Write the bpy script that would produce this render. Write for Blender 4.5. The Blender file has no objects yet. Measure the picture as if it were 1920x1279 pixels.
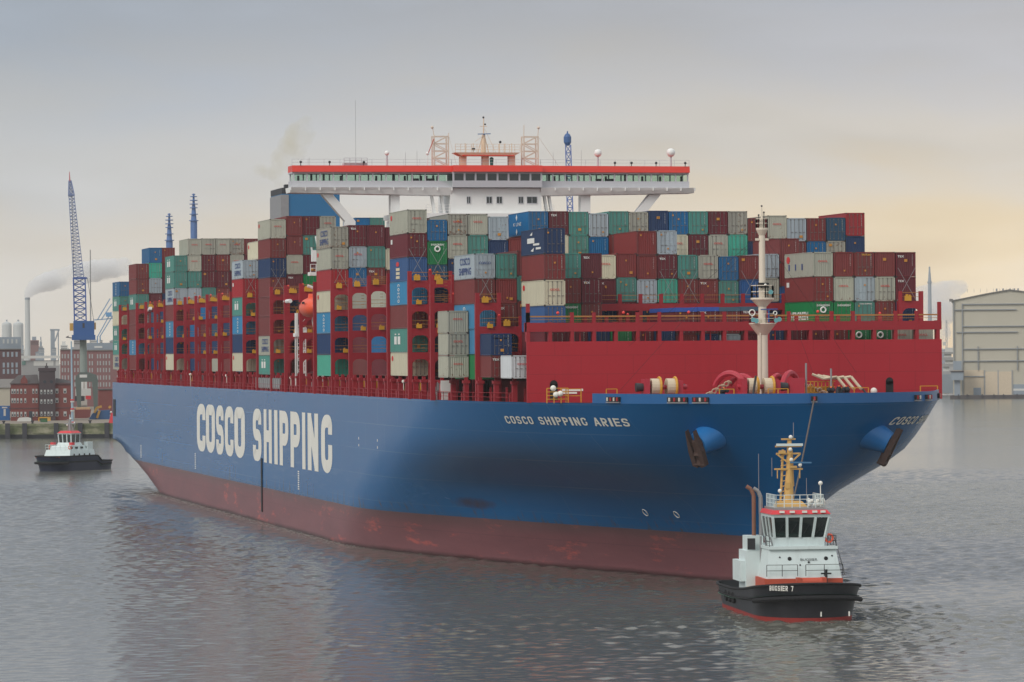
import bpy, bmesh, math, random
import numpy as np
from mathutils import Vector, Matrix
random.seed(7)
HAZE = 0.00005
S = bpy.context.scene
COL = S.collection
R = math.radians

# ---------------------------------------------------------------- camera, sky, sun, exposure
CAM = (7591.89, -119.2426, -410.491, 25.7475, 0.20840, 0.00243, -0.00697)
CF, CX, CY, CZ, YAW, PIT, ROL = CAM
_R0 = Vector((math.cos(YAW), -math.sin(YAW), 0))
_F = Vector((math.sin(YAW)*math.cos(PIT), math.cos(YAW)*math.cos(PIT), math.sin(PIT)))
_U0 = Vector((-math.sin(YAW)*math.sin(PIT), -math.cos(YAW)*math.sin(PIT), math.cos(PIT)))
_c, _s = math.cos(ROL), math.sin(ROL)
_R = _R0*_c + _U0*_s
_U = _U0*_c - _R0*_s
CPOS = Vector((CX, CY, CZ))

def ray(px, py):
    return _F + _R*((px-960)/CF) - _U*((py-639.5)/CF)
def at(px, py, t):                      # point t metres in front of the camera
    return CPOS + ray(px, py)*t
def at_u(px, py, u):                    # point on the cross plane y = u
    d = ray(px, py); return CPOS + d*((u-CY)/d.y)
def at_z(px, py, z):
    d = ray(px, py); return CPOS + d*((z-CZ)/d.z)

cam_d = bpy.data.cameras.new("camera"); cam = bpy.data.objects.new("camera", cam_d); COL.objects.link(cam)
cam_d.sensor_width = 36; cam_d.lens = 36*CF/1920; cam_d.clip_start = 1; cam_d.clip_end = 30000
M = Matrix.Identity(4)
for i in range(3):
    M[i][0] = _R[i]; M[i][1] = _U[i]; M[i][2] = -_F[i]; M[i][3] = CPOS[i]
cam.matrix_world = M
S.camera = cam
S.view_settings.view_transform = 'Standard'; S.view_settings.look = 'None'
S.view_settings.exposure = 0.08; S.view_settings.gamma = 1.0
try: S.view_settings.use_curve_mapping = False
except Exception: pass
S.cycles.max_bounces = 6; S.cycles.diffuse_bounces = 2; S.cycles.glossy_bounces = 3; S.cycles.transmission_bounces = 4
S.cycles.volume_bounces = 4; S.cycles.transparent_max_bounces = 8
S.cycles.caustics_reflective = False; S.cycles.caustics_refractive = False
S.cycles.volume_step_rate = 3.0

def lin(r, g, b):
    f = lambda c: (c/255/12.92) if c/255 <= .04045 else ((c/255+.055)/1.055)**2.4
    return (f(r), f(g), f(b), 1)

SUN_EL, SUN_AZ = R(38), R(238)          # azimuth from +Y towards +X: behind the camera, to its left
W = bpy.data.worlds.new("World"); S.world = W; W.use_nodes = True
nt = W.node_tree; nt.nodes.clear(); N = nt.nodes.new; L = nt.links.new
out = N('ShaderNodeOutputWorld'); bg = N('ShaderNodeBackground'); bg.inputs[1].default_value = 1.0
sky = N('ShaderNodeTexSky'); sky.sky_type = 'NISHITA'; sky.sun_disc = False
sky.sun_elevation = SUN_EL; sky.sun_rotation = SUN_AZ; sky.air_density = 1.5; sky.dust_density = 3
skys = N('ShaderNodeVectorMath'); skys.operation = 'SCALE'; skys.inputs['Scale'].default_value = 0.07
L(sky.outputs[0], skys.inputs[0])
tc = N('ShaderNodeTexCoord')
def wmath(op, a, b=None):
    n = N('ShaderNodeMath'); n.operation = op
    for i, v in enumerate((a, b)):
        if v is None: continue
        if isinstance(v, (int, float)): n.inputs[i].default_value = v
        else: L(v, n.inputs[i])
    return n.outputs[0]
def wdot(v):
    n = N('ShaderNodeVectorMath'); n.operation = 'DOT_PRODUCT'; L(tc.outputs['Generated'], n.inputs[0]); n.inputs[1].default_value = v
    return n.outputs['Value']
sep = N('ShaderNodeSeparateXYZ'); L(tc.outputs['Generated'], sep.inputs[0])
el = sep.outputs[2]
# the overcast deck: brightness with height, warm break low on the right-hand horizon, soft drawn-out cloud
side = wdot((_R0.x, _R0.y, 0)); fwd = wdot((math.sin(YAW), math.cos(YAW), 0))
def ramp(fac, stops):
    r = N('ShaderNodeValToRGB'); r.color_ramp.interpolation = 'EASE'
    e = r.color_ramp.elements
    while len(e) < len(stops): e.new(.5)
    for k, (p, c) in zip(e, stops): k.position = p; k.color = c
    L(fac, r.inputs[0]); return r.outputs[0]
mpc = N('ShaderNodeMapping'); mpc.inputs['Scale'].default_value = (6, 6, 26)
L(tc.outputs['Generated'], mpc.inputs[0])
nz = N('ShaderNodeTexNoise'); nz.inputs['Scale'].default_value = 1.0; nz.inputs['Detail'].default_value = 5; nz.inputs['Roughness'].default_value = .5
nz.inputs['Distortion'].default_value = .6
L(mpc.outputs[0], nz.inputs['Vector'])
nz2 = N('ShaderNodeTexNoise'); nz2.inputs['Scale'].default_value = 2.7; nz2.inputs['Detail'].default_value = 3; nz2.inputs['Roughness'].default_value = .45
L(mpc.outputs[0], nz2.inputs['Vector'])
cl = wmath('SUBTRACT', nz.outputs['Fac'], .5)
cl2 = wmath('SUBTRACT', nz2.outputs['Fac'], .5)
# elevation of a view direction, jittered by cloud; picture spans about -0.08..+0.09
elj = wmath('ADD', wmath('ADD', el, wmath('MULTIPLY', cl, .065)), wmath('MULTIPLY', cl2, .03))
h = wmath('DIVIDE', elj, .10)
left = ramp(h, [(0, lin(222,212,196)), (.2, lin(214,208,198)), (.45, lin(196,197,197)), (.8, lin(164,173,185)), (1.0, lin(150,161,177))])
right = ramp(h, [(0, lin(240,211,168)), (.2, lin(245,224,188)), (.45, lin(218,211,201)), (.75, lin(190,190,194)), (1.0, lin(164,171,184))])
sd = wmath('ADD', wmath('MULTIPLY', side, 4.2), .5)
mixlr = N('ShaderNodeMix'); mixlr.data_type = 'RGBA'; mixlr.clamp_factor = True
L(sd, mixlr.inputs['Factor']); L(left, mixlr.inputs['A']); L(right, mixlr.inputs['B'])
# light and dark folds of the cloud deck
fold = wmath('ADD', wmath('ADD', wmath('MULTIPLY', cl, .62), wmath('MULTIPLY', cl2, .36)), 1.0)
vm = N('ShaderNodeVectorMath'); vm.operation = 'SCALE'; L(mixlr.outputs['Result'], vm.inputs[0]); L(fold, vm.inputs['Scale'])
# the deck overhead and behind the camera is thinner and lighter
behind = wmath('MULTIPLY', wmath('SUBTRACT', 1.0, fwd), .5)
up = N('ShaderNodeMapRange'); up.inputs['From Min'].default_value = .1; up.inputs['From Max'].default_value = .7
up.inputs['To Min'].default_value = 0; up.inputs['To Max'].default_value = 1; L(el, up.inputs['Value'])
thin = wmath('MAXIMUM', up.outputs[0], behind)
mixb = N('ShaderNodeMix'); mixb.data_type = 'RGBA'; mixb.clamp_factor = True
L(thin, mixb.inputs['Factor']); L(vm.outputs[0], mixb.inputs['A']); mixb.inputs['B'].default_value = (.80, .82, .82, 1)
# a little of the blue sky above comes through
mixs = N('ShaderNodeMix'); mixs.data_type = 'RGBA'; mixs.inputs['Factor'].default_value = .94
L(skys.outputs[0], mixs.inputs['A']); L(mixb.outputs['Result'], mixs.inputs['B'])
L(mixs.outputs['Result'], bg.inputs[0]); L(bg.outputs[0], out.inputs[0])

sun_d = bpy.data.lights.new("sun", 'SUN'); sun_d.energy = 1.4; sun_d.angle = R(25); sun_d.color = (1, .95, .88)
sun = bpy.data.objects.new("sun", sun_d); COL.objects.link(sun)
_sd = Vector((math.sin(SUN_AZ)*math.cos(SUN_EL), math.cos(SUN_AZ)*math.cos(SUN_EL), math.sin(SUN_EL)))
sun.rotation_euler = _sd.to_track_quat('Z', 'Y').to_euler(); sun.location = (-200, -300, 300)

# ---------------------------------------------------------------- helpers
class NT:
    def __init__(s, m):
        s.t = m.node_tree; s.b = s.t.nodes['Principled BSDF']
    def n(s, typ, **kw):
        k = s.t.nodes.new(typ)
        for a, v in kw.items(): setattr(k, a, v)
        return k
    def l(s, a, b): s.t.links.new(a, b)
    def set(s, sock, v):
        if hasattr(v, 'is_output') or hasattr(v, 'links'): s.l(v, sock)
        else: sock.default_value = v
    def math(s, op, a, b=0.0, c=None, clamp=False):
        k = s.n('ShaderNodeMath', operation=op, use_clamp=clamp)
        s.set(k.inputs[0], a); s.set(k.inputs[1], b)
        if c is not None: s.set(k.inputs[2], c)
        return k.outputs[0]
    def mix(s, f, a, b):
        k = s.n('ShaderNodeMix', data_type='RGBA', clamp_factor=True)
        s.set(k.inputs['Factor'], f); s.set(k.inputs['A'], a); s.set(k.inputs['B'], b); return k.outputs['Result']
    def noise(s, vec, scale, detail=3, rough=.5, scl=None):
        if scl:
            mp = s.n('ShaderNodeMapping'); s.l(vec, mp.inputs[0]); mp.inputs['Scale'].default_value = scl; vec = mp.outputs[0]
        k = s.n('ShaderNodeTexNoise'); s.l(vec, k.inputs['Vector']); k.inputs['Scale'].default_value = scale
        k.inputs['Detail'].default_value = detail; k.inputs['Roughness'].default_value = rough; return k.outputs['Fac']
    def step(s, v, lo, hi):
        k = s.n('ShaderNodeMapRange', clamp=True); s.l(v, k.inputs['Value'])
        k.inputs['From Min'].default_value = lo; k.inputs['From Max'].default_value = hi; return k.outputs[0]

def mat(name, rgb, rough=.5, metal=0.0, var=.12, scale=1.5, rust=0.0, spec=None, streak=0.0):
    """plain painted / weathered surface: base colour with uneven fading, optional rust patches"""
    m = bpy.data.materials.new(name); m.use_nodes = True; t = NT(m)
    c = rgb if len(rgb) == 4 else lin(*rgb)
    tcn = t.n('ShaderNodeTexCoord'); o = tcn.outputs['Object']
    f = t.noise(o, scale, 4, .6)
    a = tuple(min(1, x*(1-var)) for x in c[:3])+(1,); b = tuple(min(1, x*(1+var)) for x in c[:3])+(1,)
    colr = t.mix(f, a, b)
    if streak:
        g = t.noise(o, 1.0, 3, .6, (1.6, 1.6, .12))
        colr = t.mix(t.math('MULTIPLY', t.step(g, .55, .75), streak), colr, tuple(x*.55 for x in c[:3])+(1,))
    if rust:
        g = t.noise(o, scale*1.1, 5, .7)
        colr = t.mix(t.math('MULTIPLY', t.step(g, .63-.1*rust, .70-.1*rust), min(1, .4+rust)), colr, lin(104, 62, 42))
    t.l(colr, t.b.inputs['Base Color'])
    t.b.inputs['Roughness'].default_value = rough; t.b.inputs['Metallic'].default_value = metal
    if spec is not None: t.b.inputs['Specular IOR Level'].default_value = spec
    return m

class MB:
    """collects boxes, bars, tubes ... and links them as ONE mesh object"""
    def __init__(s): s.v = []; s.f = []; s.mi = []; s.cur = 0; s.marks = []
    def piece(s): s.marks.append((len(s.v), len(s.f))); return s      # a new separate piece starts here
    def build_each(s, name, mats, parent=None, smooth=False):         # every piece an object of its own
        ms = [m for m in s.marks if m[1] < len(s.f)]
        if not ms or ms[0] != (0, 0): ms = [(0, 0)]+ms
        ms.append((len(s.v), len(s.f))); out_ = []
        for (v0, f0), (v1, f1) in zip(ms, ms[1:]):
            if f1 == f0: continue
            q = MB(); q.v = s.v[v0:v1]; q.f = [[i-v0 for i in f] for f in s.f[f0:f1]]; q.mi = s.mi[f0:f1]; out_.append(q.build(name, mats, parent, smooth))
        return out_
    def face(s, idx): s.f.append(idx); s.mi.append(s.cur)
    def pts(s, ps):
        b = len(s.v); s.v += [tuple(p) for p in ps]; return b
    def hexa(s, p):                       # 8 points, bottom ring then top ring
        b = s.pts(p)
        for q in ((3,2,1,0), (4,5,6,7), (0,1,5,4), (1,2,6,5), (2,3,7,6), (3,0,4,7)): s.face([b+i for i in q])
        return s
    def box(s, x0, x1, y0, y1, z0, z1):
        return s.hexa([(x0,y0,z0),(x1,y0,z0),(x1,y1,z0),(x0,y1,z0),(x0,y0,z1),(x1,y0,z1),(x1,y1,z1),(x0,y1,z1)])
    def cbox(s, c, d, rz=0):
        ca, sa = math.cos(rz), math.sin(rz); P = []
        for z in (-1, 1):
            for x, y in ((-1,-1),(1,-1),(1,1),(-1,1)):
                X, Y = x*d[0]/2, y*d[1]/2
                P.append((c[0]+X*ca-Y*sa, c[1]+X*sa+Y*ca, c[2]+z*d[2]/2))
        return s.hexa(P)
    def prism(s, poly, ext):              # planar polygon (3-D points) extruded by vector
        e = Vector(ext); n = len(poly)
        b = s.pts([Vector(p) for p in poly]+[Vector(p)+e for p in poly])
        s.face([b+i for i in range(n)][::-1]); s.face([b+n+i for i in range(n)])
        for i in range(n): s.face([b+i, b+(i+1)%n, b+n+(i+1)%n, b+n+i])
        return s
    def tube(s, p0, p1, r0, r1=None, n=8, cap=True):
        r1 = r0 if r1 is None else r1
        p0, p1 = Vector(p0), Vector(p1); d = (p1-p0)
        if d.length < 1e-6: return s
        d.normalize(); a = Vector((0,0,1)) if abs(d.z) < .9 else Vector((1,0,0))
        x = d.cross(a).normalized(); y = d.cross(x)
        ring = [(x*math.cos(2*math.pi*i/n)+y*math.sin(2*math.pi*i/n)) for i in range(n)]
        b = s.pts([p0+q*r0 for q in ring]+[p1+q*r1 for q in ring])
        for i in range(n): s.face([b+i, b+n+i, b+n+(i+1)%n, b+(i+1)%n])
        if cap: s.face([b+i for i in range(n)]); s.face([b+n+i for i in range(n)][::-1])
        return s
    def bar(s, p0, p1, w, h=None):        # square bar
        h = w if h is None else h
        p0, p1 = Vector(p0), Vector(p1); d = (p1-p0)
        if d.length < 1e-6: return s
        d.normalize(); a = Vector((0,0,1)) if abs(d.z) < .95 else Vector((0,1,0))
        x = d.cross(a).normalized()*w/2; y = x.cross(d).normalized()*h/2
        return s.hexa([p0-x-y,p0+x-y,p0+x+y,p0-x+y,p1-x-y,p1+x-y,p1+x+y,p1-x+y])
    def path(s, ps, r, n=6):
        for a, b in zip(ps, ps[1:]): s.tube(a, b, r, r, n)
        return s
    def lathe(s, c, prof, n=16, sx=1, sy=1):      # profile of (radius, z) about a vertical axis at c
        b = len(s.v)
        for r, z in prof:
            s.v += [(c[0]+r*sx*math.cos(2*math.pi*i/n), c[1]+r*sy*math.sin(2*math.pi*i/n), c[2]+z) for i in range(n)]
        for k in range(len(prof)-1):
            for i in range(n):
                s.face([b+k*n+i, b+k*n+(i+1)%n, b+(k+1)*n+(i+1)%n, b+(k+1)*n+i])
        s.face([b+i for i in range(n)][::-1]); s.face([b+(len(prof)-1)*n+i for i in range(n)])
        return s
    def torus(s, c, Rr, r, ax=(0,1,0), a0=0, a1=2*math.pi, n=20, m=7):
        ax = Vector(ax).normalized(); a = Vector((0,0,1)) if abs(ax.z) < .9 else Vector((1,0,0))
        x = a.cross(ax).normalized(); y = ax.cross(x); c = Vector(c); b = len(s.v)
        for i in range(n+1):
            t = a0+(a1-a0)*i/n; q = x*math.cos(t)+y*math.sin(t)
            s.v += [tuple(c+q*(Rr+r*math.cos(2*math.pi*j/m))+ax*r*math.sin(2*math.pi*j/m)) for j in range(m)]
        for i in range(n):
            for j in range(m): s.face([b+i*m+j, b+i*m+(j+1)%m, b+(i+1)*m+(j+1)%m, b+(i+1)*m+j])
        return s
    def ball(s, c, r, n=12, k=8, sz=1):
        return s.lathe(c, [(max(.001, r*math.sin(math.pi*i/k)), -r*sz*math.cos(math.pi*i/k)) for i in range(k+1)], n)
    def rail(s, ps, h=1.05, r=.03, rows=3, post=1.5, up=(0,0,1)):      # guard rail along a path
        up = Vector(up)
        for a, b in zip(ps, ps[1:]):
            a, b = Vector(a), Vector(b); n = max(1, int((b-a).length/post))
            for k in range(1, rows+1): s.bar(a+up*h*k/rows, b+up*h*k/rows, r*1.6)
            for i in range(n+1): q = a+(b-a)*i/n; s.bar(q, q+up*h, r*2)
        return s
    def mesh(s, name, mats, smooth=False):
        me = bpy.data.meshes.new(name); me.from_pydata(s.v, [], s.f)
        mats = mats if isinstance(mats, (list, tuple)) else [mats]
        for m in mats: me.materials.append(m)
        me.polygons.foreach_set('material_index', s.mi)
        bm = bmesh.new(); bm.from_mesh(me); bmesh.ops.recalc_face_normals(bm, faces=bm.faces); bm.to_mesh(me); bm.free()
        if smooth:
            me.polygons.foreach_set('use_smooth', [True]*len(me.polygons))
            try: me.set_sharp_from_angle(angle=R(smooth if smooth is not True else 40))
            except Exception: pass
        return me
    def build(s, name, mats, parent=None, smooth=False):
        return link(name, s.mesh(name, mats, smooth), parent)

def link(name, me, parent=None):
    o = bpy.data.objects.new(name, me); COL.objects.link(o)
    if parent is not None: o.parent = parent
    return o
def empty(name, loc=(0,0,0), rz=0.0):
    o = bpy.data.objects.new(name, None); COL.objects.link(o); o.location = loc; o.rotation_euler = (0,0,rz); o.empty_display_size = .5
    return o
def tag(o, label=None, cat=None, group=None, kind=None):
    if label: o['label'] = label
    if cat: o['category'] = cat
    if group: o['group'] = group
    if kind: o['kind'] = kind
    return o
_fc = {}
def text_mesh(txt, size, mats, key, squeeze=1.0, depth=0.0, bold=0.0):
    """lettering as a flat mesh in the x-z plane facing -y, centred on the origin"""
    k = (txt, size, key, squeeze)
    if k in _fc: return _fc[k]
    cu = bpy.data.curves.new('t', 'FONT'); cu.body = txt; cu.size = size; cu.align_x = 'CENTER'; cu.align_y = 'CENTER'
    cu.offset = bold*size; cu.resolution_u = 3
    ob = bpy.data.objects.new('t', cu); COL.objects.link(ob)
    dg = bpy.context.evaluated_depsgraph_get(); me = bpy.data.meshes.new_from_object(ob.evaluated_get(dg))
    bpy.data.objects.remove(ob)
    for v in me.vertices: v.co = (v.co.x*squeeze, 0, v.co.y)
    me.name = 'lettering'; me.materials.clear(); me.materials.append(mats); _fc[k] = me
    return me
# ---------------------------------------------------------------- materials shared by the ship
M_RED = mat('ship red paint', (170, 24, 40), .5, var=.07, scale=.25, streak=.16)
def add_seams(m, w, h, amt):            # welded plate seams: fine darker lines
    t = NT(m); lk = t.b.inputs['Base Color'].links[0].from_socket; o = t.n('ShaderNodeTexCoord').outputs['Object']; s_ = t.n('ShaderNodeSeparateXYZ'); t.l(o, s_.inputs[0])
    cb = t.n('ShaderNodeCombineXYZ'); t.l(s_.outputs[0], cb.inputs[0]); t.l(s_.outputs[2], cb.inputs[1]); br = t.n('ShaderNodeTexBrick'); t.l(cb.outputs[0], br.inputs['Vector'])
    for k, v in (('Scale', 1), ('Brick Width', w), ('Row Height', h), ('Mortar Size', .05), ('Mortar Smooth', .5)): br.inputs[k].default_value = v
    hs = t.n('ShaderNodeHueSaturation'); t.l(lk, hs.inputs['Color']); t.l(t.math('SUBTRACT', 1.0, t.math('MULTIPLY', br.outputs['Fac'], amt)), hs.inputs['Value']); t.l(hs.outputs[0], t.b.inputs['Base Color'])
add_seams(M_RED, 6.0, 2.1, .22)
M_RED2 = mat('lashing bridge red', (154, 26, 40), .55, var=.10, scale=.6, streak=.25)
M_REDD = mat('deck red', (118, 24, 32), .7, var=.15, scale=.7)
M_REDP = mat('winch red', (178, 44, 62), .45, var=.08)
M_YEL = mat('safety yellow', (206, 150, 40), .5, var=.1)
M_YELR = mat('rail ochre', (172, 118, 62), .6, var=.1)
M_CREAM = mat('mast cream', (226, 214, 196), .5, var=.04, streak=.15)
M_WHITE = mat('superstructure white', (234, 234, 232), .45, var=.03, scale=.4, streak=.06)
M_GREYW = mat('wing soffit grey', (190, 190, 196), .55, var=.05)
M_ORANGE = mat('bridge orange red', (226, 62, 48), .45, var=.04)
M_LETTER = mat('lettering off white', (234, 232, 224), .55, var=.06, scale=.5)
M_BLACK = mat('black', (22, 22, 25), .6)
M_DARK = mat('dark steel', (52, 52, 56), .6)
M_STEEL = mat('galvanised steel', (150, 150, 152), .5, metal=.3)
M_RUSTY = mat('rusted anchor', (74, 54, 48), .8, var=.35, scale=2.5)
M_ROPE = mat('mooring rope', (205, 190, 165), .9, var=.15, scale=6)
M_BLUEF = mat('funnel blue', (32, 108, 156), .5, var=.05, scale=.4)
M_LIFEB = mat('lifeboat orange', (236, 92, 56), .4, var=.05)
M_TEALL = mat('floodlight teal glass', (120, 190, 196), .15)

def glass_mat(name, tint, transp):
    m = bpy.data.materials.new(name); m.use_nodes = True; t = NT(m)
    tr = t.n('ShaderNodeBsdfTransparent'); tr.inputs[0].default_value = tint
    mx = t.n('ShaderNodeMixShader'); mx.inputs[0].default_value = transp
    t.b.inputs['Base Color'].default_value = (.02, .03, .03, 1); t.b.inputs['Roughness'].default_value = .06
    t.b.inputs['Specular IOR Level'].default_value = .8
    t.l(t.b.outputs[0], mx.inputs[1]); t.l(tr.outputs[0], mx.inputs[2])
    t.l(mx.outputs[0], t.t.nodes['Material Output'].inputs[0]); return m
M_GLASSW = glass_mat('green tinted bridge glass', (.88, .97, .92, 1), .9)
M_GLASSD = glass_mat('dark bridge glass', (.3, .36, .38, 1), .25)

def hull_material():
    m = bpy.data.materials.new('hull paint, blue over weathered red-brown antifouling'); m.use_nodes = True; t = NT(m)
    o = t.n('ShaderNodeTexCoord').outputs['Object']
    sp = t.n('ShaderNodeSeparateXYZ'); t.l(o, sp.inputs[0]); x, y, z = sp.outputs
    n1 = t.noise(o, 1, 4, .6, (.02, .02, .12)); n2 = t.noise(o, 1, 5, .65, (.05, .06, 1.1)); n3 = t.noise(o, 1, 4, .6, (.9, .9, .05))
    br = t.n('ShaderNodeTexBrick'); mp = t.n('ShaderNodeMapping'); mp.inputs['Rotation'].default_value = (R(90), 0, R(90))
    cb = t.n('ShaderNodeCombineXYZ'); t.l(y, cb.inputs[0]); t.l(z, cb.inputs[1]); t.l(cb.outputs[0], br.inputs['Vector'])
    br.inputs['Scale'].default_value = 1; br.inputs['Brick Width'].default_value = 14; br.inputs['Row Height'].default_value = 3.3
    br.inputs['Mortar Size'].default_value = .07; br.inputs['Mortar Smooth'].default_value = .6; br.offset = .35
    brf = br.outputs['Fac']
    blue = t.mix(n1, lin(0, 87, 147), lin(4, 102, 161))
    # long horizontal chafe marks where fenders rub
    ch = t.math('MULTIPLY', t.step(n2, .54, .68), t.math('MULTIPLY', t.step(z, 6.0, 8.0), t.math('SUBTRACT', 1.0, t.step(z, 14.5, 15.5))))
    ch = t.math('MULTIPLY', ch, t.step(y, 90, 150))
    blue = t.mix(t.math('MULTIPLY', ch, .12), blue, lin(150, 170, 190))
    wh = t.math('MULTIPLY', t.step(t.noise(o, 1, 5, .7, (.1, .16, .9)), .63, .68), t.math('MULTIPLY', t.step(y, 270, 300), t.math('MULTIPLY', t.step(z, 12.3, 12.8), t.math('SUBTRACT', 1.0, t.step(z, 14.2, 14.8)))))
    blue = t.mix(t.math('MULTIPLY', wh, .4), blue, lin(190, 200, 212))
    # rust runs above the boot line
    rs = t.math('MULTIPLY', t.step(n3, .56, .66), t.math('SUBTRACT', 1.0, t.step(t.math('ADD', z, t.math('MULTIPLY', t.noise(o, 1, 3, .5, (.2, .25, .0)), 4)), 7.4, 9.6)))
    blue = t.mix(t.math('MULTIPLY', rs, .8), blue, lin(84, 74, 66))
    # scraped patch on the bow shoulder
    cx = t.math('SUBTRACT', y, 74.0); cz = t.math('SUBTRACT', z, 7.2)
    rr = t.math('ADD', t.math('POWER', t.math('DIVIDE', cx, 6.5), 2.0), t.math('POWER', t.math('DIVIDE', cz, .9), 2.0))
    patch = t.math('MULTIPLY', t.math('SUBTRACT', 1.0, t.step(t.math('ADD', rr, t.noise(o, .5, 4, .7)), .5, 1.3)), t.step(x, 0.0, -1.0))
    blue = t.mix(t.math('MULTIPLY', patch, .7), blue, lin(70, 40, 44))
    # weathered band just above the boot top
    band = t.math('SUBTRACT', 1.0, t.step(t.math('ADD', z, t.math('MULTIPLY', n2, 1.0)), 5.5, 6.5))
    blue = t.mix(t.math('MULTIPLY', band, .35), blue, lin(70, 78, 76))
    red = t.mix(t.noise(o, 1, 5, .65, (.06, .08, .35)), lin(108, 72, 78), lin(146, 94, 98))
    pt = t.noise(o, 1, 5, .7, (.12, .10, .5))
    red = t.mix(t.math('MULTIPLY', t.step(pt, .58, .66), .6), red, lin(204, 104, 94))
    red = t.mix(t.math('MULTIPLY', t.step(t.math('ADD', z, t.math('MULTIPLY', n2, 1.2)), 4.2, 5.9), .55), red, lin(96, 84, 84))
    red = t.mix(t.math('SUBTRACT', 1.0, t.step(t.math('ADD', z, t.math('MULTIPLY', pt, .8)), .5, 1.0)), red, lin(70, 44, 44))
    f = t.step(t.math('ADD', z, t.math('MULTIPLY', n2, .10)), 5.36, 5.40)
    seam = t.math('MULTIPLY', t.step(t.noise(o, 1, 4, .6, (.03, .03, .02)), .40, .60), .28)
    blue = t.mix(t.math('MULTIPLY', brf, seam), blue, lin(120, 150, 178)); red = t.mix(t.math('MULTIPLY', brf, .25), red, lin(84, 62, 66))
    t.l(t.mix(f, red, blue), t.b.inputs['Base Color'])
    t.set(t.b.inputs['Roughness'], t.math('ADD', t.math('MULTIPLY', n1, .12), t.math('SUBTRACT', .36, t.math('MULTIPLY', f, .17))))
    t.b.inputs['Specular IOR Level'].default_value = .22
    # plate seams and slight hungry-horse dents between frames
    dn = t.noise(o, 1, 1, .5, (.30, .05, .28))
    bp = t.n('ShaderNodeBump'); bp.inputs['Strength'].default_value = .22; bp.inputs['Distance'].default_value = .03
    t.l(dn, bp.inputs['Height'])
    return m
M_HULL = hull_material()

# ---------------------------------------------------------------- hull form: half-breadth b(u, z); u metres aft of the stem head
def pchip(x, y, q):
    x = np.asarray(x, float); y = np.asarray(y, float); q = np.clip(np.asarray(q, float), x[0], x[-1])
    h = np.diff(x); d = np.diff(y)/h; m = np.zeros_like(y)
    for i in range(1, len(x)-1):
        if d[i-1]*d[i] > 0:
            w1, w2 = 2*h[i]+h[i-1], h[i]+2*h[i-1]; m[i] = (w1+w2)/(w1/d[i-1]+w2/d[i])
    m[0] = d[0]; m[-1] = d[-1]
    i = np.clip(np.searchsorted(x, q)-1, 0, len(h)-1); s = (q-x[i])/h[i]
    return ((1+2*s)*(1-s)**2*y[i]+s*(1-s)**2*h[i]*m[i]+s*s*(3-2*s)*y[i+1]+s*s*(s-1)*h[i]*m[i+1])
BMAX = 29.3
TAB = {21: ([0,.5,1.5,3,6,10,15,20,31,45,60,80], [0,3.6,7.4,10.4,14,16.9,19.0,20.8,24.4,27.4,28.9,29.3]),
       14.7: ([4,4.5,6,9,13,18,25,35,50,65,80,92], [0,1.7,4.6,8.6,12.4,15.4,18.0,21.1,24.8,27.5,29,29.3]),
       8.3: ([9,9.6,11.5,16,22,30,40,55,70,85,98,108], [0,.9,2.3,4.6,7.0,9.5,12.4,16.6,21,26,28.6,29.3]),
       4.0: ([12.8,13.4,15,20,27,40,55,75,90,105,114,120], [0,.6,1.5,3.1,5.4,9.6,14.4,20.4,24.4,27.8,29,29.3]),
       0: ([16,16.6,18,22,28,40,55,75,101,115,124,130], [0,.5,1.1,2.4,4.2,8.0,12.8,19.0,25.6,28.2,29.1,29.3]),
       -6: ([16,16.6,18,22,28,40,55,75,101,115,127,136], [0,.9,1.8,3.2,5.0,8.6,13.0,18.6,25,27.6,29,29.3])}
ZK = sorted(TAB); SG = np.linspace(0, 1, 81)
_us = [TAB[z][0][0] for z in ZK]; _uf = [TAB[z][0][-1] for z in ZK]
_cv = np.array([pchip(TAB[z][0], TAB[z][1], _us[i]+(_uf[i]-_us[i])*SG**2) for i, z in enumerate(ZK)])
def lev(z):
    us = float(pchip(ZK, _us, z)); uf = float(pchip(ZK, _uf, z))
    return us, uf, np.array([float(pchip(ZK, _cv[:, k], z)) for k in range(len(SG))])
def stern_b(u, z):
    if z >= 8.7: return BMAX
    zz = [-6, 0, 4.7, 8.7]; u0 = float(pchip(zz, [285, 320, 358, 404], z)); Ls = float(pchip(zz, [98, 78, 66, 60], z))
    return BMAX if u <= u0 else BMAX*max(0.0, 1-((u-u0)/Ls)**2)
_lc = {}
def hull_b(u, z):
    k = round(z, 3)
    if k not in _lc: _lc[k] = lev(z)
    us, uf, cv = _lc[k]
    if u <= us: return 0.0
    b = BMAX if u >= uf else float(np.interp(math.sqrt((u-us)/(uf-us)), SG, cv))
    return min(b, stern_b(u, z))
def hull_n(u, z, sgn):                  # outward unit normal of the shell
    e = .2; p = lambda a, c: Vector((sgn*hull_b(a, c), a, c))
    n = (p(u+e, z)-p(u-e, z)).cross(p(u, z+e)-p(u, z-e)).normalized()
    return n if n.x*sgn > 0 else -n

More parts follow.
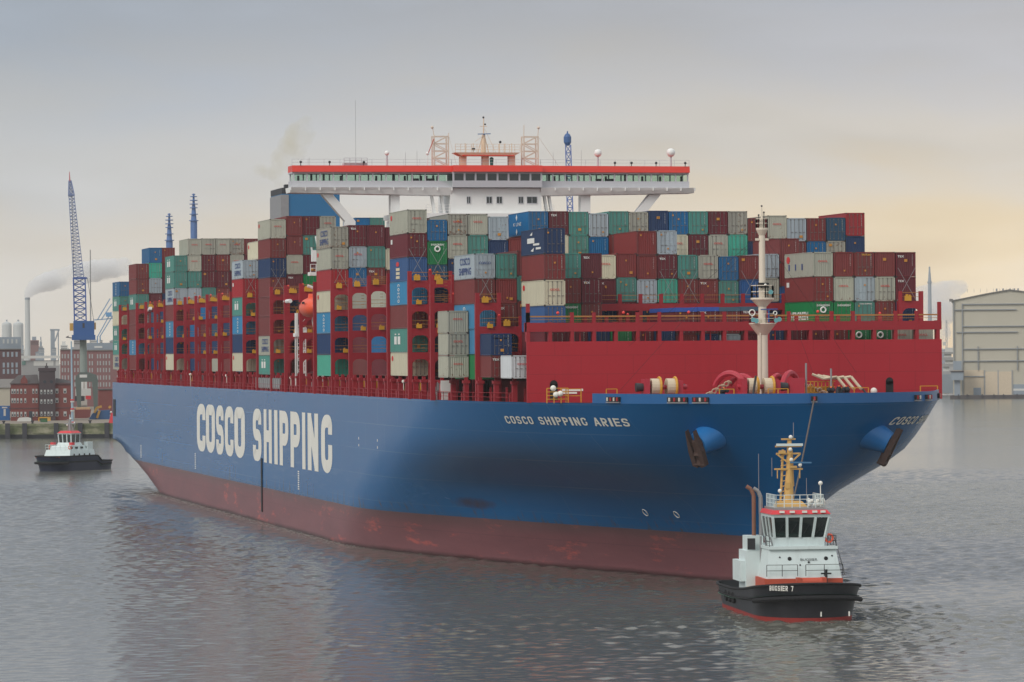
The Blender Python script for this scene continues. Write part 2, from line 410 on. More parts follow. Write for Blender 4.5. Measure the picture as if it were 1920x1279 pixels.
ZL = [-6, -3, -1, 0, 1, 2.5, 4, 5.3, 6.5, 8.7, 10, 11.5, 13, 14.5, 16, 17.5, 19, 20.0]
ship = empty('container_ship', (0, 0, 0))
tag(ship, 'huge blue and red container ship with white lettering along its hull', 'ship')
def build_hull():
    mb = MB(); rows = {}
    nb, ns = 56, 46
    for sgn in (-1, 1):
        for z in ZL:
            us, uf, cv = lev(z); idx = []
            ue = 404 if z >= 8.7 else float(pchip([-6, 0, 4.7, 8.7], [375, 394, 402, 404], z))
            ul = [us+(uf-us)*(i/nb)**2 for i in range(nb+1)]+[uf+(ue-uf)*(i/ns) for i in range(1, ns+1)]
            for u in ul: idx.append(mb.pts([(sgn*hull_b(u, z), u, z)]))
            rows[(sgn, z)] = idx
        for a, b in zip(ZL, ZL[1:]):
            A, B = rows[(sgn, a)], rows[(sgn, b)]
            for i in range(len(A)-1): mb.face([A[i], A[i+1], B[i+1], B[i]])
    for a, b in zip(ZL, ZL[1:]):        # transom
        mb.face([rows[(-1, a)][-1], rows[(1, a)][-1], rows[(1, b)][-1], rows[(-1, b)][-1]])
    me = mb.mesh('hull', M_HULL)
    bm = bmesh.new(); bm.from_mesh(me); bmesh.ops.remove_doubles(bm, verts=bm.verts, dist=.001)
    bmesh.ops.recalc_face_normals(bm, faces=bm.faces); bm.to_mesh(me); bm.free()
    me.polygons.foreach_set('use_smooth', [True]*len(me.polygons)); me.set_sharp_from_angle(angle=R(50))
    return link('hull', me, ship)
hull = build_hull()
# deck plating
mb = MB(); us_ = [.6, 2, 4, 7, 11, 16, 22, 31, 45, 60, 80, 140, 250, 403.8]
ids = [(mb.pts([(-hull_b(u, 20)+.05, u, 19.93)]), mb.pts([(hull_b(u, 20)-.05, u, 19.93)])) for u in us_]
for (a, b), (c, d) in zip(ids, ids[1:]): mb.face([a, b, d, c])
mb.build('main_deck', M_REDD, ship)
# bow bulwark: upright plate following the deck edge
mb = MB(); PB = []
uS = [18.6*(1-i/40)**2 for i in range(41)]; uP = [29.0*(i/44)**2 for i in range(1, 45)]
for sgn, ul in ((-1, uS), (1, uP)):
    for u in ul: PB.append((sgn*hull_b(u, 20.0), u))
for i, (x, y) in enumerate(PB):
    a = Vector(PB[max(0, i-1)]); b = Vector(PB[min(len(PB)-1, i+1)]); d = (b-a).normalized(); nn = Vector((d.y, -d.x))
    zt = 21.05
    mb.pts([(x, y, 19.98), (x, y, zt), (x-nn.x*.25, y-nn.y*.25, zt), (x-nn.x*.25, y-nn.y*.25, 19.98)])
for i in range(len(PB)-1):
    a, b = 4*i, 4*i+4
    for j in range(3): mb.face([a+j, b+j, b+j+1, a+j+1])
mb.face([0,1,2,3]); n = 4*(len(PB)-1); mb.face([n,n+1,n+2,n+3])
M_BLUEB = mat('bulwark blue', (24, 90, 146), .42, var=.05, scale=.3)
bulw = mb.build('bulwark', M_BLUEB, ship, smooth=30)

# ---------------------------------------------------------------- lettering from thick strokes
def rpath(P, rc):                      # polyline with rounded corners
    P = [Vector(p) for p in P]; O = [P[0]]
    for a, b, c in zip(P, P[1:], P[2:]):
        d0, d1 = (a-b), (c-b); k = min(rc, d0.length*.5, d1.length*.5); d0.normalize(); d1.normalize()
        p, q = b+d0*k, b+d1*k
        for i in range(9):
            t = i/8; O.append(p*(1-t)**2+b*2*t*(1-t)*.94+(p+q)*t*(1-t)*.06+q*t*t)
    O.append(P[-1]); return [tuple(v) for v in O]
def glyph(ch):                          # strokes in a 1 wide x 1.6 high box (centre lines inset by half a stroke)
    w, h, q = .64, 1.24, .18; l, r, b, t = q, q+w, q, q+h; m = (b+t)/2; cx = (l+r)/2; rc = .34; up = t+q; dn = b-q
    bowl = rpath([(l, t), (r, t), (r, m-.04), (l, m-.04)], .26)
    G = {'O': [rpath([(cx, t), (l, t), (l, b), (r, b), (r, t), (cx, t)], rc)],
         'C': [rpath([(r, t-.36), (r, t), (l, t), (l, b), (r, b), (r, b+.36)], rc)],
         'G': [rpath([(r, t-.36), (r, t), (l, t), (l, b), (r, b), (r, m-.02)], rc)],
         'S': [rpath([(r, t-.30), (r, t), (l, t), (l, m), (r, m), (r, b), (l, b), (l, b+.30)], .26)],
         'H': [[(l, dn), (l, up)], [(r, dn), (r, up)], [(l, m), (r, m)]],
         'I': [[(l, dn), (l, up)]],
         'P': [[(l, dn), (l, up)], bowl],
         'R': [[(l, dn), (l, up)], bowl, [(cx-.05, m-.1), (r, dn)]],
         'N': [[(l, dn), (l, up)], [(r, dn), (r, up)], [(l+.02, up-.14), (r-.02, dn+.14)]],
         'A': [[(l-.1, dn), (cx, up)], [(r+.1, dn), (cx, up)], [(l, m-.3), (r, m-.3)]],
         'B': [[(l, dn), (l, up)], bowl, rpath([(l, m-.04), (r, m-.04), (r, b), (l, b)], .26)],
         'U': [rpath([(l, up), (l, b), (r, b), (r, up)], rc)],
         '7': [[(l-q, t), (r+.1, t)], [(r, t+.1), (cx-.1, dn)]],
         'E': [[(l, dn), (l, up)], [(l, t), (r+q, t)], [(l, m), (r+.1, m)], [(l, b), (r+q, b)]]}
    return G[ch]
def stroke_quads(pts, th):
    P = [Vector(p) for p in pts]; out_ = []; n = len(P); closed = (P[0]-P[-1]).length < 1e-4
    # subdivide long segments
    Q = [P[0]]
    for a, b in zip(P, P[1:]):
        if (b-a).length < 1e-4: continue
        k = max(1, int((b-a).length/.3))
        for i in range(1, k+1): Q.append(a+(b-a)*i/k)
    P = Q; n = len(P)
    for i in range(n):
        if closed: a, b = P[(i-1) % (n-1)], P[(i+1) % (n-1)]
        else: a, b = P[max(0, i-1)], P[min(n-1, i+1)]
        d = (b-a).normalized(); nn = Vector((-d.y, d.x))*th/2
        k = 1.0
        if 0 < i < n-1:
            d1 = (P[i]-P[i-1]).normalized(); k = 1/max(.6, d1.dot(d))
        out_.append((P[i]+nn*k, P[i]-nn*k))
    return out_
def letters(mb, spec, place, th=.34):   # spec: (char, a0, a1) with a = running coordinate; place(a, f, lift) -> world
    for ci, (ch, a0, a1) in enumerate(spec):
        wbox = 1.0 if ch != 'I' else .34
        for si, st in enumerate(glyph(ch)):
            prs = stroke_quads(st, th); base = None
            lift = .02+.004*si+.0007*(ci % 3)
            for p, q in prs:
                i = mb.pts([place(a0+(a1-a0)*k.x/wbox, k.y/1.6, lift) for k in (p, q)])
                if base is not None: mb.face([base, base+1, i+1, i])
                base = i
edges = [274.2,263.2,262.6,251.4,250.0,241.0,239.6,229.6,228.6,216.8,208.2,199.2,196.8,188.6,186.2,183.0,180.9,172.3,170.4,161.5,159.6,156.8,154.6,145.2,142.8,133.4]
for k0, k1 in ((0, 5), (5, 13)):
    mb = MB(); letters(mb, [(c, edges[2*i], edges[2*i+1]) for i, c in enumerate('COSCOSHIPPING') if k0 <= i < k1], lambda a, f, l: (-BMAX-l, a, 9.15+f*8.05), .35)
    mb.build('hull_lettering', M_LETTER, ship)
def on_hull(sgn):
    def pl(a, f, l):
        z = 17.5+f*.92; u = a+(f-.5)*-.3
        return Vector((sgn*hull_b(u, z), u, z))+hull_n(u, z, sgn)*(l+.04)
    return pl
def words(txt, a0, a1, gap=.22):
    tot = sum({' ': .7, 'I': .5}.get(c, 1.0)+gap for c in txt); k = (a1-a0)/tot; a = a0; o = []
    for c in txt:
        w = {' ': .7, 'I': .5}.get(c, 1.0)
        if c != ' ': o.append((c, a, a+w*k))
        a += (w+gap)*k
    return o
mb = MB()
for sgn, a0, a1 in ((-1, 40.0, 14.0), (1, 6.5, 24.0)):
    W_ = words('COSCO SHIPPING ARIES', a0, a1)
    for k0, k1 in ((0, 5), (5, 13), (13, 18)):
        mb = MB(); letters(mb, W_[k0:k1], on_hull(sgn), .27); mb.build('ship_name', M_LETTER, ship)
# draught and tug marks, pilot ladder
mb = MB()
for u, z0, z1 in ((276, 6, 8.8), (162.6, 6.1, 8.9), (355, 6, 8.5)):
    mb.piece()
    for k in range(9): mb.box(-BMAX-.03, -BMAX-.01, u, u+1.1, z0+(z1-z0)*k/9, z0+(z1-z0)*(k+.6)/9)
for u in (112, 98): 
    for k in range(2): mb.piece(); mb.box(-BMAX-.03, -BMAX+.05, u, u+.3, 13.4+k*.9, 13.7+k*.9)
mb.build_each('draught_mark', M_LETTER, ship)
mb = MB()
mb.box(-BMAX-.12, -BMAX-.02, 198.3, 199.5, 1.6, 9.7); mb.build('hull_fender_bar', M_BLACK, ship)
mb = MB()
for sgn in (-1,):
    mb.box(-BMAX-.06, -BMAX-.02, 398.4, 402.8, 13.2, 16.6)
mb.build('stern_opening', M_BLACK, ship)
# bulbous-bow and thruster symbols: white rings on the shell
for uu in (34.0, 27.5):
    mb = MB(); c = Vector((-hull_b(uu, 7.4), uu, 7.4)); nn = hull_n(uu, 7.4, -1)
    mb.torus(c+nn*.05, .45, .06, nn, n=14, m=4); mb.build('thruster_mark', M_LETTER, ship)
# fairleads in the bulwark
M_FRED = mat('fairlead red', (170, 40, 46), .5); M_FWH = mat('fairlead white', (210, 205, 195), .5)
def bulwark_point(sgn, u): return Vector((sgn*hull_b(u, 20.0), u, 20.45))
for sgn, u, k in ((-1, 14.6, 4), (-1, 6.4, 4), (-1, 4.6, 3), (1, .03, 1), (1, 6.8, 2), (1, 9.3, 3), (1, 18.5, 2), (1, 20.6, 2)):
    p = bulwark_point(sgn, u); q = bulwark_point(sgn, u+.3); d = (q-p).normalized()
    if u < .1: d = Vector((1, 0, 0)); p = Vector((0, -.06, 20.5))
    nn = Vector((d.y, -d.x, 0)); nn = nn if nn.x*sgn > 0 or u < .1 else -nn
    if u < .1: nn = Vector((0, -1, 0))
    f = MB(); f.bar(p-d*.5*k*.62+nn*.06, p+d*.5*k*.62+nn*.06, .34, .50)
    fo = f.build('fairlead', M_BLACK, ship)
    r_ = MB(); w_ = MB()
    for i in range(k):
        r_.piece(); w_.piece(); c = p+d*((i-(k-1)/2)*.62)+nn*.24
        (r_ if i % 2 == 0 else w_).tube(c-Vector((0,0,.2)), c+Vector((0,0,.2)), .12, n=8)
    r_.build_each('roller', M_FRED, fo)
    if w_.v: w_.build_each('roller', M_FWH, fo)
    g = MB(); g.bar(p-d*.5*k*.62+nn*.1-Vector((0,0,.34)), p+d*.5*k*.62+nn*.1-Vector((0,0,.34)), .3, .1); g.build('sill', M_STEEL, fo)

# anchors in their bolsters
M_BOLST = mat('anchor bolster blue', (26, 112, 180), .38, var=.05)
for sgn, u0, z0 in ((-1, 7.6, 16.4), (1, 7.2, 16.3)):
    c = Vector((sgn*hull_b(u0, z0), u0, z0)); nn = hull_n(u0, z0, sgn)
    ax = (Vector((sgn*.80, -.42, -.45))).normalized()
    mb = MB(); mb.tube(c-ax*2.2, c+ax*1.7, 2.15, 1.2, n=28); bo = mb.build('anchor_bolster', M_BOLST, ship, smooth=50)
    mb = MB(); tip = c+ax*1.8
    side_ = ax.cross(Vector((0,0,1))).normalized(); dn = side_.cross(ax).normalized(); dn = dn if dn.z < 0 else -dn
    if sgn < 0: dn = (dn*.85+side_*(-.1 if side_.x > 0 else .1)).normalized()
    # crown plate, two flukes and shank
    mb.bar(tip-dn*.5, tip+dn*2.5, .62, .7)
    for s2 in (-1, 1): mb.prism([tip+dn*2.5+side_*s2*.3, tip+dn*2.3+side_*s2*1.0, tip+dn*.6+side_*s2*1.05, tip-dn*1.9+side_*s2*.62, tip-dn*.4+side_*s2*.42], ax*.55)
    mb.bar(tip-dn*.3+side_*-.9, tip-dn*.3+side_*.9, .5); mb.tube(c, tip+ax*.3, .3)
    mb.bar(tip+dn*.9+ax*.3-side_*.85, tip+dn*.9+ax*.3+side_*.85, .34, .5); mb.bar(tip+dn*2.0+ax*.3-side_*.9, tip+dn*2.0+ax*.3+side_*.9, .42, .55)
    mb.build('anchor', M_RUSTY, ship)
# ---------------------------------------------------------------- breakwater behind the foredeck
BW = 24.2
mb = MB(); mb.box(-BW, BW, 31.0, 31.3, 19.95, 26.75)
for i in range(9):  mb.box(-BW+5.4*i+2.2, -BW+5.4*i+2.4, 31.3, 32.3, 19.95, 26.6)
bwk = mb.build('breakwater', M_RED, ship)
mb = MB()
for x in (-21.6, 17.5):
    mb.piece()
    mb.box(x, x+.9, 30.97, 30.995, 20.2, 22.0); mb.tube((x+.45, 30.97, 22.0), (x+.45, 30.995, 22.0), .45, n=14)
mb.build_each('doorway', M_BLACK, bwk)
mb = MB(); mb.box(-20.2, -17.8, 30.96, 30.985, 21.2, 21.45); mb.box(-20.2, -18.5, 30.96, 30.985, 20.9, 21.1); mb.build('notice', M_LETTER, bwk)
# open frame and walkway on top of the breakwater
mb = MB(); xs = [-BW+.2+i*2.516 for i in range(20)]
for i, x in enumerate(xs):
    mb.box(x-.2, x+.2, 31.05, 31.9, 26.75, 28.9)
    if i % 3 != 1: mb.box(x-.2, x+.2, 31.1, 31.4, 28.9, 30.0)
mb.box(-BW, BW, 31.02, 32.4, 27.85, 28.85)
for x in xs[2:14:3]: mb.box(x+.9, x+1.02, 31.4, 31.6, 26.75, 27.85)
for x in (-BW+.2, BW-.2): mb.box(x-.2, x+.2, 31.1, 31.4, 28.8, 31.0)
bf = mb.build('breakwater_walkway', M_RED2, ship)
mb = MB(); mb.bar((-BW, 31.2, 29.55), (BW, 31.2, 29.55), .12, .16); mb.piece(); mb.bar((-BW, 31.2, 29.2), (BW, 31.2, 29.2), .05)
mb.build_each('handrail', M_YELR, bf)
M_BEACON = mat('red lamp globe', (235, 70, 60), .35)
mb = MB()
for i in (1, 4, 7, 13): mb.piece(); mb.ball((xs[i]+.9, 31.2, 29.95), .18, 8, 6)
mb.build_each('lamp_globe', M_BEACON, bf)

# ---------------------------------------------------------------- lashing bridges
TZ, TH, PW = 22.73, 2.92, 2.54
NL = [0]
def lashing_bridge(u, hw, endz, midz, ncols_arch=4, rods=()):
    """upright frame across the ship in front of a stack; endz: height of outer columns, midz: elsewhere"""
    NL[0] += 1
    n = int(round(2*hw/PW)); mb = MB(); y0, y1 = u-.55, u+.55
    tops = [endz if (i == 0 or i == n-1) else midz for i in range(n)]
    for i in range(n+1):
        zt = max(tops[max(0, i-1)], tops[min(n-1, i)]); x = -hw+i*PW
        w = .21 if 0 < i < n else .25
        mb.box(x-w, x+w, y0, y0+.35, 19.95, zt+1.15); mb.box(x-.15, x+.15, y1-.3, y1, 19.95, zt)
    for i in range(n):
        a, b = -hw+i*PW+.2, -hw+(i+1)*PW-.2; zt = tops[i]; z = TZ+TH
        while z < zt+.3:
            zz = min(z, zt) if abs(z-zt) < 1.2 else z
            mb.box(a, b, y0+.02, y1-.02, zz-.16, zz)
            mb.box(a, b, y0+.02, y0+.14, zz-.85, zz-.16)
            if i < ncols_arch or i >= n-ncols_arch:       # rounded upper corners of the opening
                for sx, s2 in ((a, 1), (b, -1)):
                    P = [(sx, y0+.03, zz-.85)]+[(sx+s2*.75*(1-math.sin(R(q))), y0+.03, zz-.85-.85*(1-math.cos(R(q)))) for q in range(0, 91, 18)]
                    mb.prism(P, (0, .09, 0))
            z += TH
        if tops[i] == midz and midz < TZ+TH: mb.box(a, b, y0+.02, y1, midz-.5, midz)
    o = mb.build('lashing_bridge', M_RED2, ship)
    r_ = MB()
    for i in range(n):
        a, b = -hw+i*PW+.2, -hw+(i+1)*PW-.2; r_.bar((a, y0+.2, tops[i]+1.0), (b, y0+.2, tops[i]+1.0), .06); r_.bar((a, y0+.2, tops[i]+.5), (b, y0+.2, tops[i]+.5), .04)
        if i < ncols_arch:
            z = TZ+TH
            while z < tops[i]-1:
                r_.bar((a, y0+.25, z+.95), (b, y0+.25, z+.95), .05); r_.bar((a, y0+.25, z+.5), (b, y0+.25, z+.5), .04)
                if i < 2:
                    for q in range(7): r_.bar((b-.75, y1-.2, z+.2+q*.38), (b-.35, y1-.2, z+.2+q*.38), .05)
                z += TH
    r_.build('handrail', M_YELR, o)
    bx = MB(); rng = random.Random(NL[0]*13)
    for i in list(range(min(4, n)))+[n-1]:
        a = -hw+i*PW+.35; z = tops[i]; bx.piece()
        bx.box(a+.15, a+.9, y0-.25, y0+.1, z+.02, z+.62); bx.box(a+.3, a+.5, y0-.25, y0+.1, z+.62, z+.8); bx.box(a+.65, a+.8, y0-.25, y0+.1, z+.62, z+.74)
        z -= TH
        while z > TZ+TH*.5:
            if rng.random() < .36:
                bx.piece(); q = a+rng.random()*1.1; bx.box(q, q+.65, y0-.2, y0+.1, z+.02, z+.5)
                bx.box(q+.1, q+.25, y0-.2, y0+.1, z+.5, z+.66)
            z -= TH
    bx.build_each('twistlock_bin', M_YEL, o)
    lg = MB()
    for i in range(1, n, 3):
        if i < 8 or i > n-3: lg.piece(); lg.ball((-hw+i*PW, y0+.1, tops[min(i, n-1)]+1.27), .17, 8, 6)
    if lg.v: lg.build_each('lamp_globe', M_BEACON, o)
    if rods:
        rd = MB()
        for (x, z) in rods:
            rd.piece()
            rd.bar((x+.1, u+1.0, z+.05), (x+PW-.2, u+1.0, z+TH*1.35), .045); rd.bar((x+PW-.1, u+1.0, z+.05), (x+.2, u+1.0, z+TH*1.35), .045)
        rd.build_each('lashing_rod', M_STEEL, o)
    return o
UE = 190.32; P_ = 14.4
BAY = {b: 77+P_*b for b in range(-3, 5)}
AFT = {j: UE+P_*j for j in range(0, 15)}
lashing_bridge(46.8, 27.3-.63, 31.3, 28.6, rods=[(-26.67, 31.3), (24.1, 31.3)])
lashing_bridge(61.2, 29.21, 33.7, 31.3, rods=[(-29.21+PW*r, 31.3) for r in (7, 11, 12, 15)])
for b in (0, 1, 2, 3, 4): lashing_bridge(BAY[b]-1.2, 29.21, TZ+4*TH, TZ+4*TH, rods=[(-29.21+PW*r, TZ+4*TH) for r in (0, 1)] if b in (0, 4) else ())
for u in (148.4, 161.0, 175.2): lashing_bridge(u, 29.21, TZ+4*TH, TZ+4*TH)
for j in AFT: lashing_bridge(AFT[j]-1.2, 29.21, TZ+4*TH-.012*j, TZ+4*TH-.012*j, rods=[(-29.21, TZ+4*TH)] if j in (0, 2) else ())

# ---------------------------------------------------------------- stanchions, coamings and gear between deck edge and stacks
def stanchions(us, sgn):
    for u in us:
        b = hull_b(u, 20)
        if b < 22: continue
        mb = MB(); x = sgn*(b-.45)
        mb.box(x-.28, x+.28, u-.3, u+.3, 19.95, 22.0); mb.box(x-.42, x+.42, u-.42, u+.42, 22.0, 22.35); mb.box(x-.2, x+.2, u-.2, u+.2, 22.35, TZ)
        mb.box(x-.34, x+.34, u+.9, u+1.5, 19.95, 20.9); mb.box(x-sgn*1.2-.1, x-sgn*1.2+.1, u-.2, u+.2, 19.95, 21.6)
        mb.build('deck_stanchion', M_RED2, ship)
ul = []
u = 36.0
while u < 402: ul.append(u); u += 4.8 if u < 250 else 7.2
stanchions(ul, -1)
mb = MB()
for a, b in ((35, 61), (63, 146), (178, 330), (332, 402)):
    hw = min(26.2, hull_b(a, 20)-2.6); mb.box(-hw, -hw+.3, a, b, 19.95, 22.6); mb.box(hw-.3, hw, a, b, 19.95, 22.6)
    mb.box(-hw, hw, a, b, 22.3, 22.62)
mb.build('hatch_coaming', M_REDD, ship)
mb = MB()
for i in range(66):
    u = 36+i*5.55; b = hull_b(u, 20)-.12; c = hull_b(min(u+5.55, 403), 20)-.12
    for z in (20.5, 21.0): mb.bar((-b, u, z), (-c, min(u+5.55, 403), z), .05)
    mb.bar((-b, u, 19.95), (-b, u, 21.0), .06)
mb.build('deck_edge_rail', M_RED2, ship)
rng = random.Random(3)
for i in range(34):
    u = 64+i*10.1; mb = MB(); b = hull_b(u, 20)-.9
    mb.box(-b, -b+.7, u, u+.8, 21.1, 22.1); mb.tube((-b-.05, u+.4, 20.0), (-b-.05, u+.4, 21.1), .09); mb.box(-b+.1, -b+.5, u+2, u+2.8, 20.6, 21.5)
    mb.build('equipment_box', M_YEL if i % 3 else M_STEEL, ship)
for i in range(15):
    u = 60+i*22.7; mb = MB(); mb.ball((-hull_b(u, 20)+.6, u, 22.05), .24, 8, 6); mb.tube((-hull_b(u, 20)+.6, u, 20), (-hull_b(u, 20)+.6, u, 21.9), .05); mb.build('deck_lamp', M_LETTER, ship)
# gangway stowed along the rail, white pilot-ladder platform, white wash-water box
mb = MB(); mb.box(-BMAX+.1, -BMAX+.5, 181, 205, 20.4, 21.9)
for i in range(13): mb.box(-BMAX+.02, -BMAX+.1, 181+i*2, 181.2+i*2, 20.3, 22.0)
mb.build('stowed_gangway', M_STEEL, ship)
mb = MB(); mb.box(-28.4, -27.6, 59.5, 60.4, 20.0, 20.9); mb.box(-28.5, -27.3, 59.4, 60.5, 20.9, 22.3); mb.build('pilot_station', M_WHITE, ship)

# ---------------------------------------------------------------- foremast
mb = MB()
mb.tube((0,20,19.95), (0,20,29), .60, .55, 20); mb.tube((0,20,29), (0,20,31.2), .45, .44, 20); mb.tube((0,20,31.2), (0,20,39.3), .38, .33, 18)
mb.box(-.5, -.36, 19.4, 19.52, 20, 29)
fm = mb.build('foremast', M_CREAM, ship, smooth=40)
mb = MB(); mb.lathe((0,20,0), [(.56,27.3),(1.42,28.42),(1.5,28.5),(1.5,28.62),(.5,28.62)], 22); mb.rail([(1.45*math.cos(a*.7854), 20+1.45*math.sin(a*.7854), 28.62) for a in range(9)], 1.0, .03, 2)
mb.build('mast_platform', M_CREAM, fm)
mb = MB(); mb.lathe((0,20,0), [(.45,30.4),(1.2,31.15),(1.3,31.2),(1.3,31.4),(.45,31.4)], 20); mb.rail([(1.25*math.cos(a*.7854), 20+1.25*math.sin(a*.7854), 31.4) for a in range(9)], 1.35, .05, 2, .8)
mb.build('mast_platform', M_CREAM, fm)
mb = MB(); mb.lathe((0,20,0), [(.36,38.3),(.66,38.9),(.66,39.1),(.36,39.1)], 14); mb.box(-.72, .72, 19.8, 20.2, 37.7, 37.95)
mb.rail([(.64*math.cos(a*.7854), 20+.64*math.sin(a*.7854), 39.1) for a in range(9)], 1.0, .05, 2, .6)
mb.lathe((0,20,0), [(.34,39.1),(.3,40.1),(.12,40.2),(.06,41.4)], 10); mb.build('mast_head', M_CREAM, fm)
mb = MB()
for x, z in ((0.25, 40.5), (-.35, 40.2), (0, 41.2)): mb.piece(); mb.tube((x,20,z-.5), (x,20,z+.3), .05); mb.ball((x,20,z+.3), .11, 8, 6)
mb.build_each('navigation_light', M_DARK, fm)
mb = MB(); mb.box(-.62, .62, 19.45, 19.6, 32.5, 33.05); mb.build('signal_panel', M_BLACK, fm)
mb = MB(); mb.ball((.2, 19.42, 32.8), .16, 8, 6); mb.build('masthead_lamp', M_LETTER, fm)
mb = MB(); mb.bar((-.4,19.2,30.1), (1.5,19.2,30.15), .14, .12); mb.tube((.5,19.2,28.7), (.5,19.2,30.0), .1); mb.build('radar_scanner', mat('radar blue', (40, 84, 150), .4), fm)
mb = MB()
for x, z in ((-1.45, 28.95), (1.5, 29.0), (-1.1, 28.85), (.55, 32.0), (1.15, 28.9)): mb.piece(); mb.tube((x,18.5,z), (x,18.8,z+.05), .27, .16, 12)
mb.build_each('floodlight', M_TEALL, fm)
mb = MB(); mb.torus((-1.45, 19.0, 29.75), .32, .07, (0,1,0), n=16); mb.tube((-1.45,19.0,28.7), (-1.45,19.0,29.45), .05); mb.piece(); mb.torus((1.2, 19.1, 29.7), .2, .06, (0,1,0), n=12); mb.build_each('direction_finder', M_LETTER, fm)
# stays of the mast
mb = MB()
for q in ((-12.5,30.9,26.2), (-13.6,30.9,21.2), (9.5,30.9,21.4), (14,30.9,23.0)): mb.piece(); mb.tube((0,20,38.5), q, .016, n=4)
mb.build_each('mast_stay', M_DARK, ship)

# ---------------------------------------------------------------- windlasses, winches and crew area on the foredeck
def winch(x, y, flip=1):
    mb = MB(); mb.box(x-2.9, x+2.9, y-.5, y+1.6, 19.95, 20.5); mb.tube((x-2.6,y+.5,21.7), (x+2.6,y+.5,21.7), .25); mb.box(x-2.3, x-1.7, y-.3, y+1.4, 20.4, 22.6); mb.box(x+1.2, x+2.0, y-.3, y+1.4, 20.4, 22.4)
    o = mb.build('mooring_winch', M_REDP, ship)
    r_ = MB(); f = MB()
    for c in (-1.0, .75):
        r_.piece(); f.piece()
        r_.tube((x+c-.45,y+.5,21.7), (x+c+.45,y+.5,21.7), .95, .95, 18)
        f.torus((x+c+.52,y+.5,21.7), 1.05, .14, (1,0,0), n=20)
    r_.build_each('rope_drum', M_ROPE, o); f.build_each('drum_flange', M_YEL, o)
    g = MB(); g.tube((x-flip*2.6-.5,y+.5,21.7), (x-flip*2.6+.4,y+.5,21.7), .5, .42, 14); g.build('warping_head', M_DARK, o)
winch(-12.4, 15.0)
def windlass(x, y, s):
    mb = MB(); mb.box(x-1.3, x+1.3, y-.6, y+1.8, 19.95, 20.7)
    mb.torus((x, y+.6, 21.1), 2.05, .33, (.75*s, .66, 0), R(20), R(160), n=18); mb.torus((x+1.4*s, y+.9, 21.1), 1.75, .3, (.75*s, .66, 0), R(20), R(160), n=18)
    mb.box(x-.5, x+.5, y, y+1.2, 20.6, 21.7)
    o = mb.build('anchor_windlass', M_REDP, ship, smooth=40)
    ch = MB()
    for i in range(9): ch.torus((x-s*.4-s*i*.42, y-.6-i*.3, 22.2-i*.19), .24, .09, (0, 1, .3) if i % 2 else (.5, .3, 1), n=10, m=5)
    ch.build('anchor_chain', mat('chain buff', (176, 150, 128), .8, var=.3, scale=3), o)
    return o
windlass(-5.4, 13.2, 1); windlass(1.6, 14.0, -1)
mb = MB(); mb.box(.2, 1.9, 10.0, 11.0, 19.95, 22.6); mb.build('winch_control_box', M_REDP, ship)
winch(-3.0, 9.6, -1)
for x in (2.2, 5.0): 
    mb = MB(); mb.tube((x,10.5,19.95), (x,10.5,24.2 if x < 3 else 23.6), .11); mb.build('vent_pipe', M_STEEL, ship)
mb = MB()
for a in range(8): mb.bar((2.7+a*.42,12,20), (2.7+a*.42,12,22.2), .09); 
for z in (21.0, 21.6, 22.2): mb.bar((2.6,12,z), (5.9,12,z), .09)
mb.box(2.8, 5.6, 12.2, 13.5, 20, 21.6); mb.build('chain_stopper_frame', M_YEL, ship)
mb = MB(); P0 = Vector((3.2,11.6,23.0))
for k in range(3): mb.piece(); mb.path([P0+Vector((k*.6,0,-.1*k)), P0+Vector((1.2+k*.7,-.2,-.5)), P0+Vector((2.6+k*.8,-.6,-.3)), P0+Vector((3.6+k*.8,-1.2,-1.7))], .16)
mb.build_each('mooring_rope', M_ROPE, ship)
for x, y, w in ((-3.2, 6.4, 2.2), (5.9, 10.2, 3.2), (-17.6, 20.5, 1.2), (-8.3, 7.4, 1.6), (18.9, 22.5, 2.0), (-21.2, 24.6, 1.7)):
    mb = MB(); mb.rail([(x,y,20.0), (x+w,y,20.0)], 1.5, .05, 2, 1.1); mb.build('guard_rail', M_YEL, ship)
mb = MB(); 
for z in (20.4, 20.8, 21.2, 21.6): mb.bar((-23.4,24.4,z), (-21.0,24.4,z), .09)
for x in (-23.4,-22.6,-21.8,-21.0): mb.bar((x,24.4,19.95), (x,24.4,21.6), .1)
mb.build('lifebuoy_stand', M_YEL, ship)
mb = MB()
for x, z in ((-22.7,21.6), (-21.9,21.0), (-22.4,20.9)): mb.piece(); mb.ball((x,24.3,z), .33, 10, 8)
mb.build_each('fender_ball', M_LETTER, ship)
mb = MB(); mb.tube((-4.4,8.6,20),( -3.9,8.7,22.9), .13); mb.piece(); mb.tube((-9,24,20.3),(-7.6,25,21.9), .1); mb.piece(); mb.tube((12.6,25,21.6),(13.6,24.4,20.2), .11); mb.build_each('davit_post', M_DARK, ship)
mb = MB(); mb.ball((15.9,30.4,20.9), .4, 10, 8); mb.build('vent_cap', M_LETTER, ship)

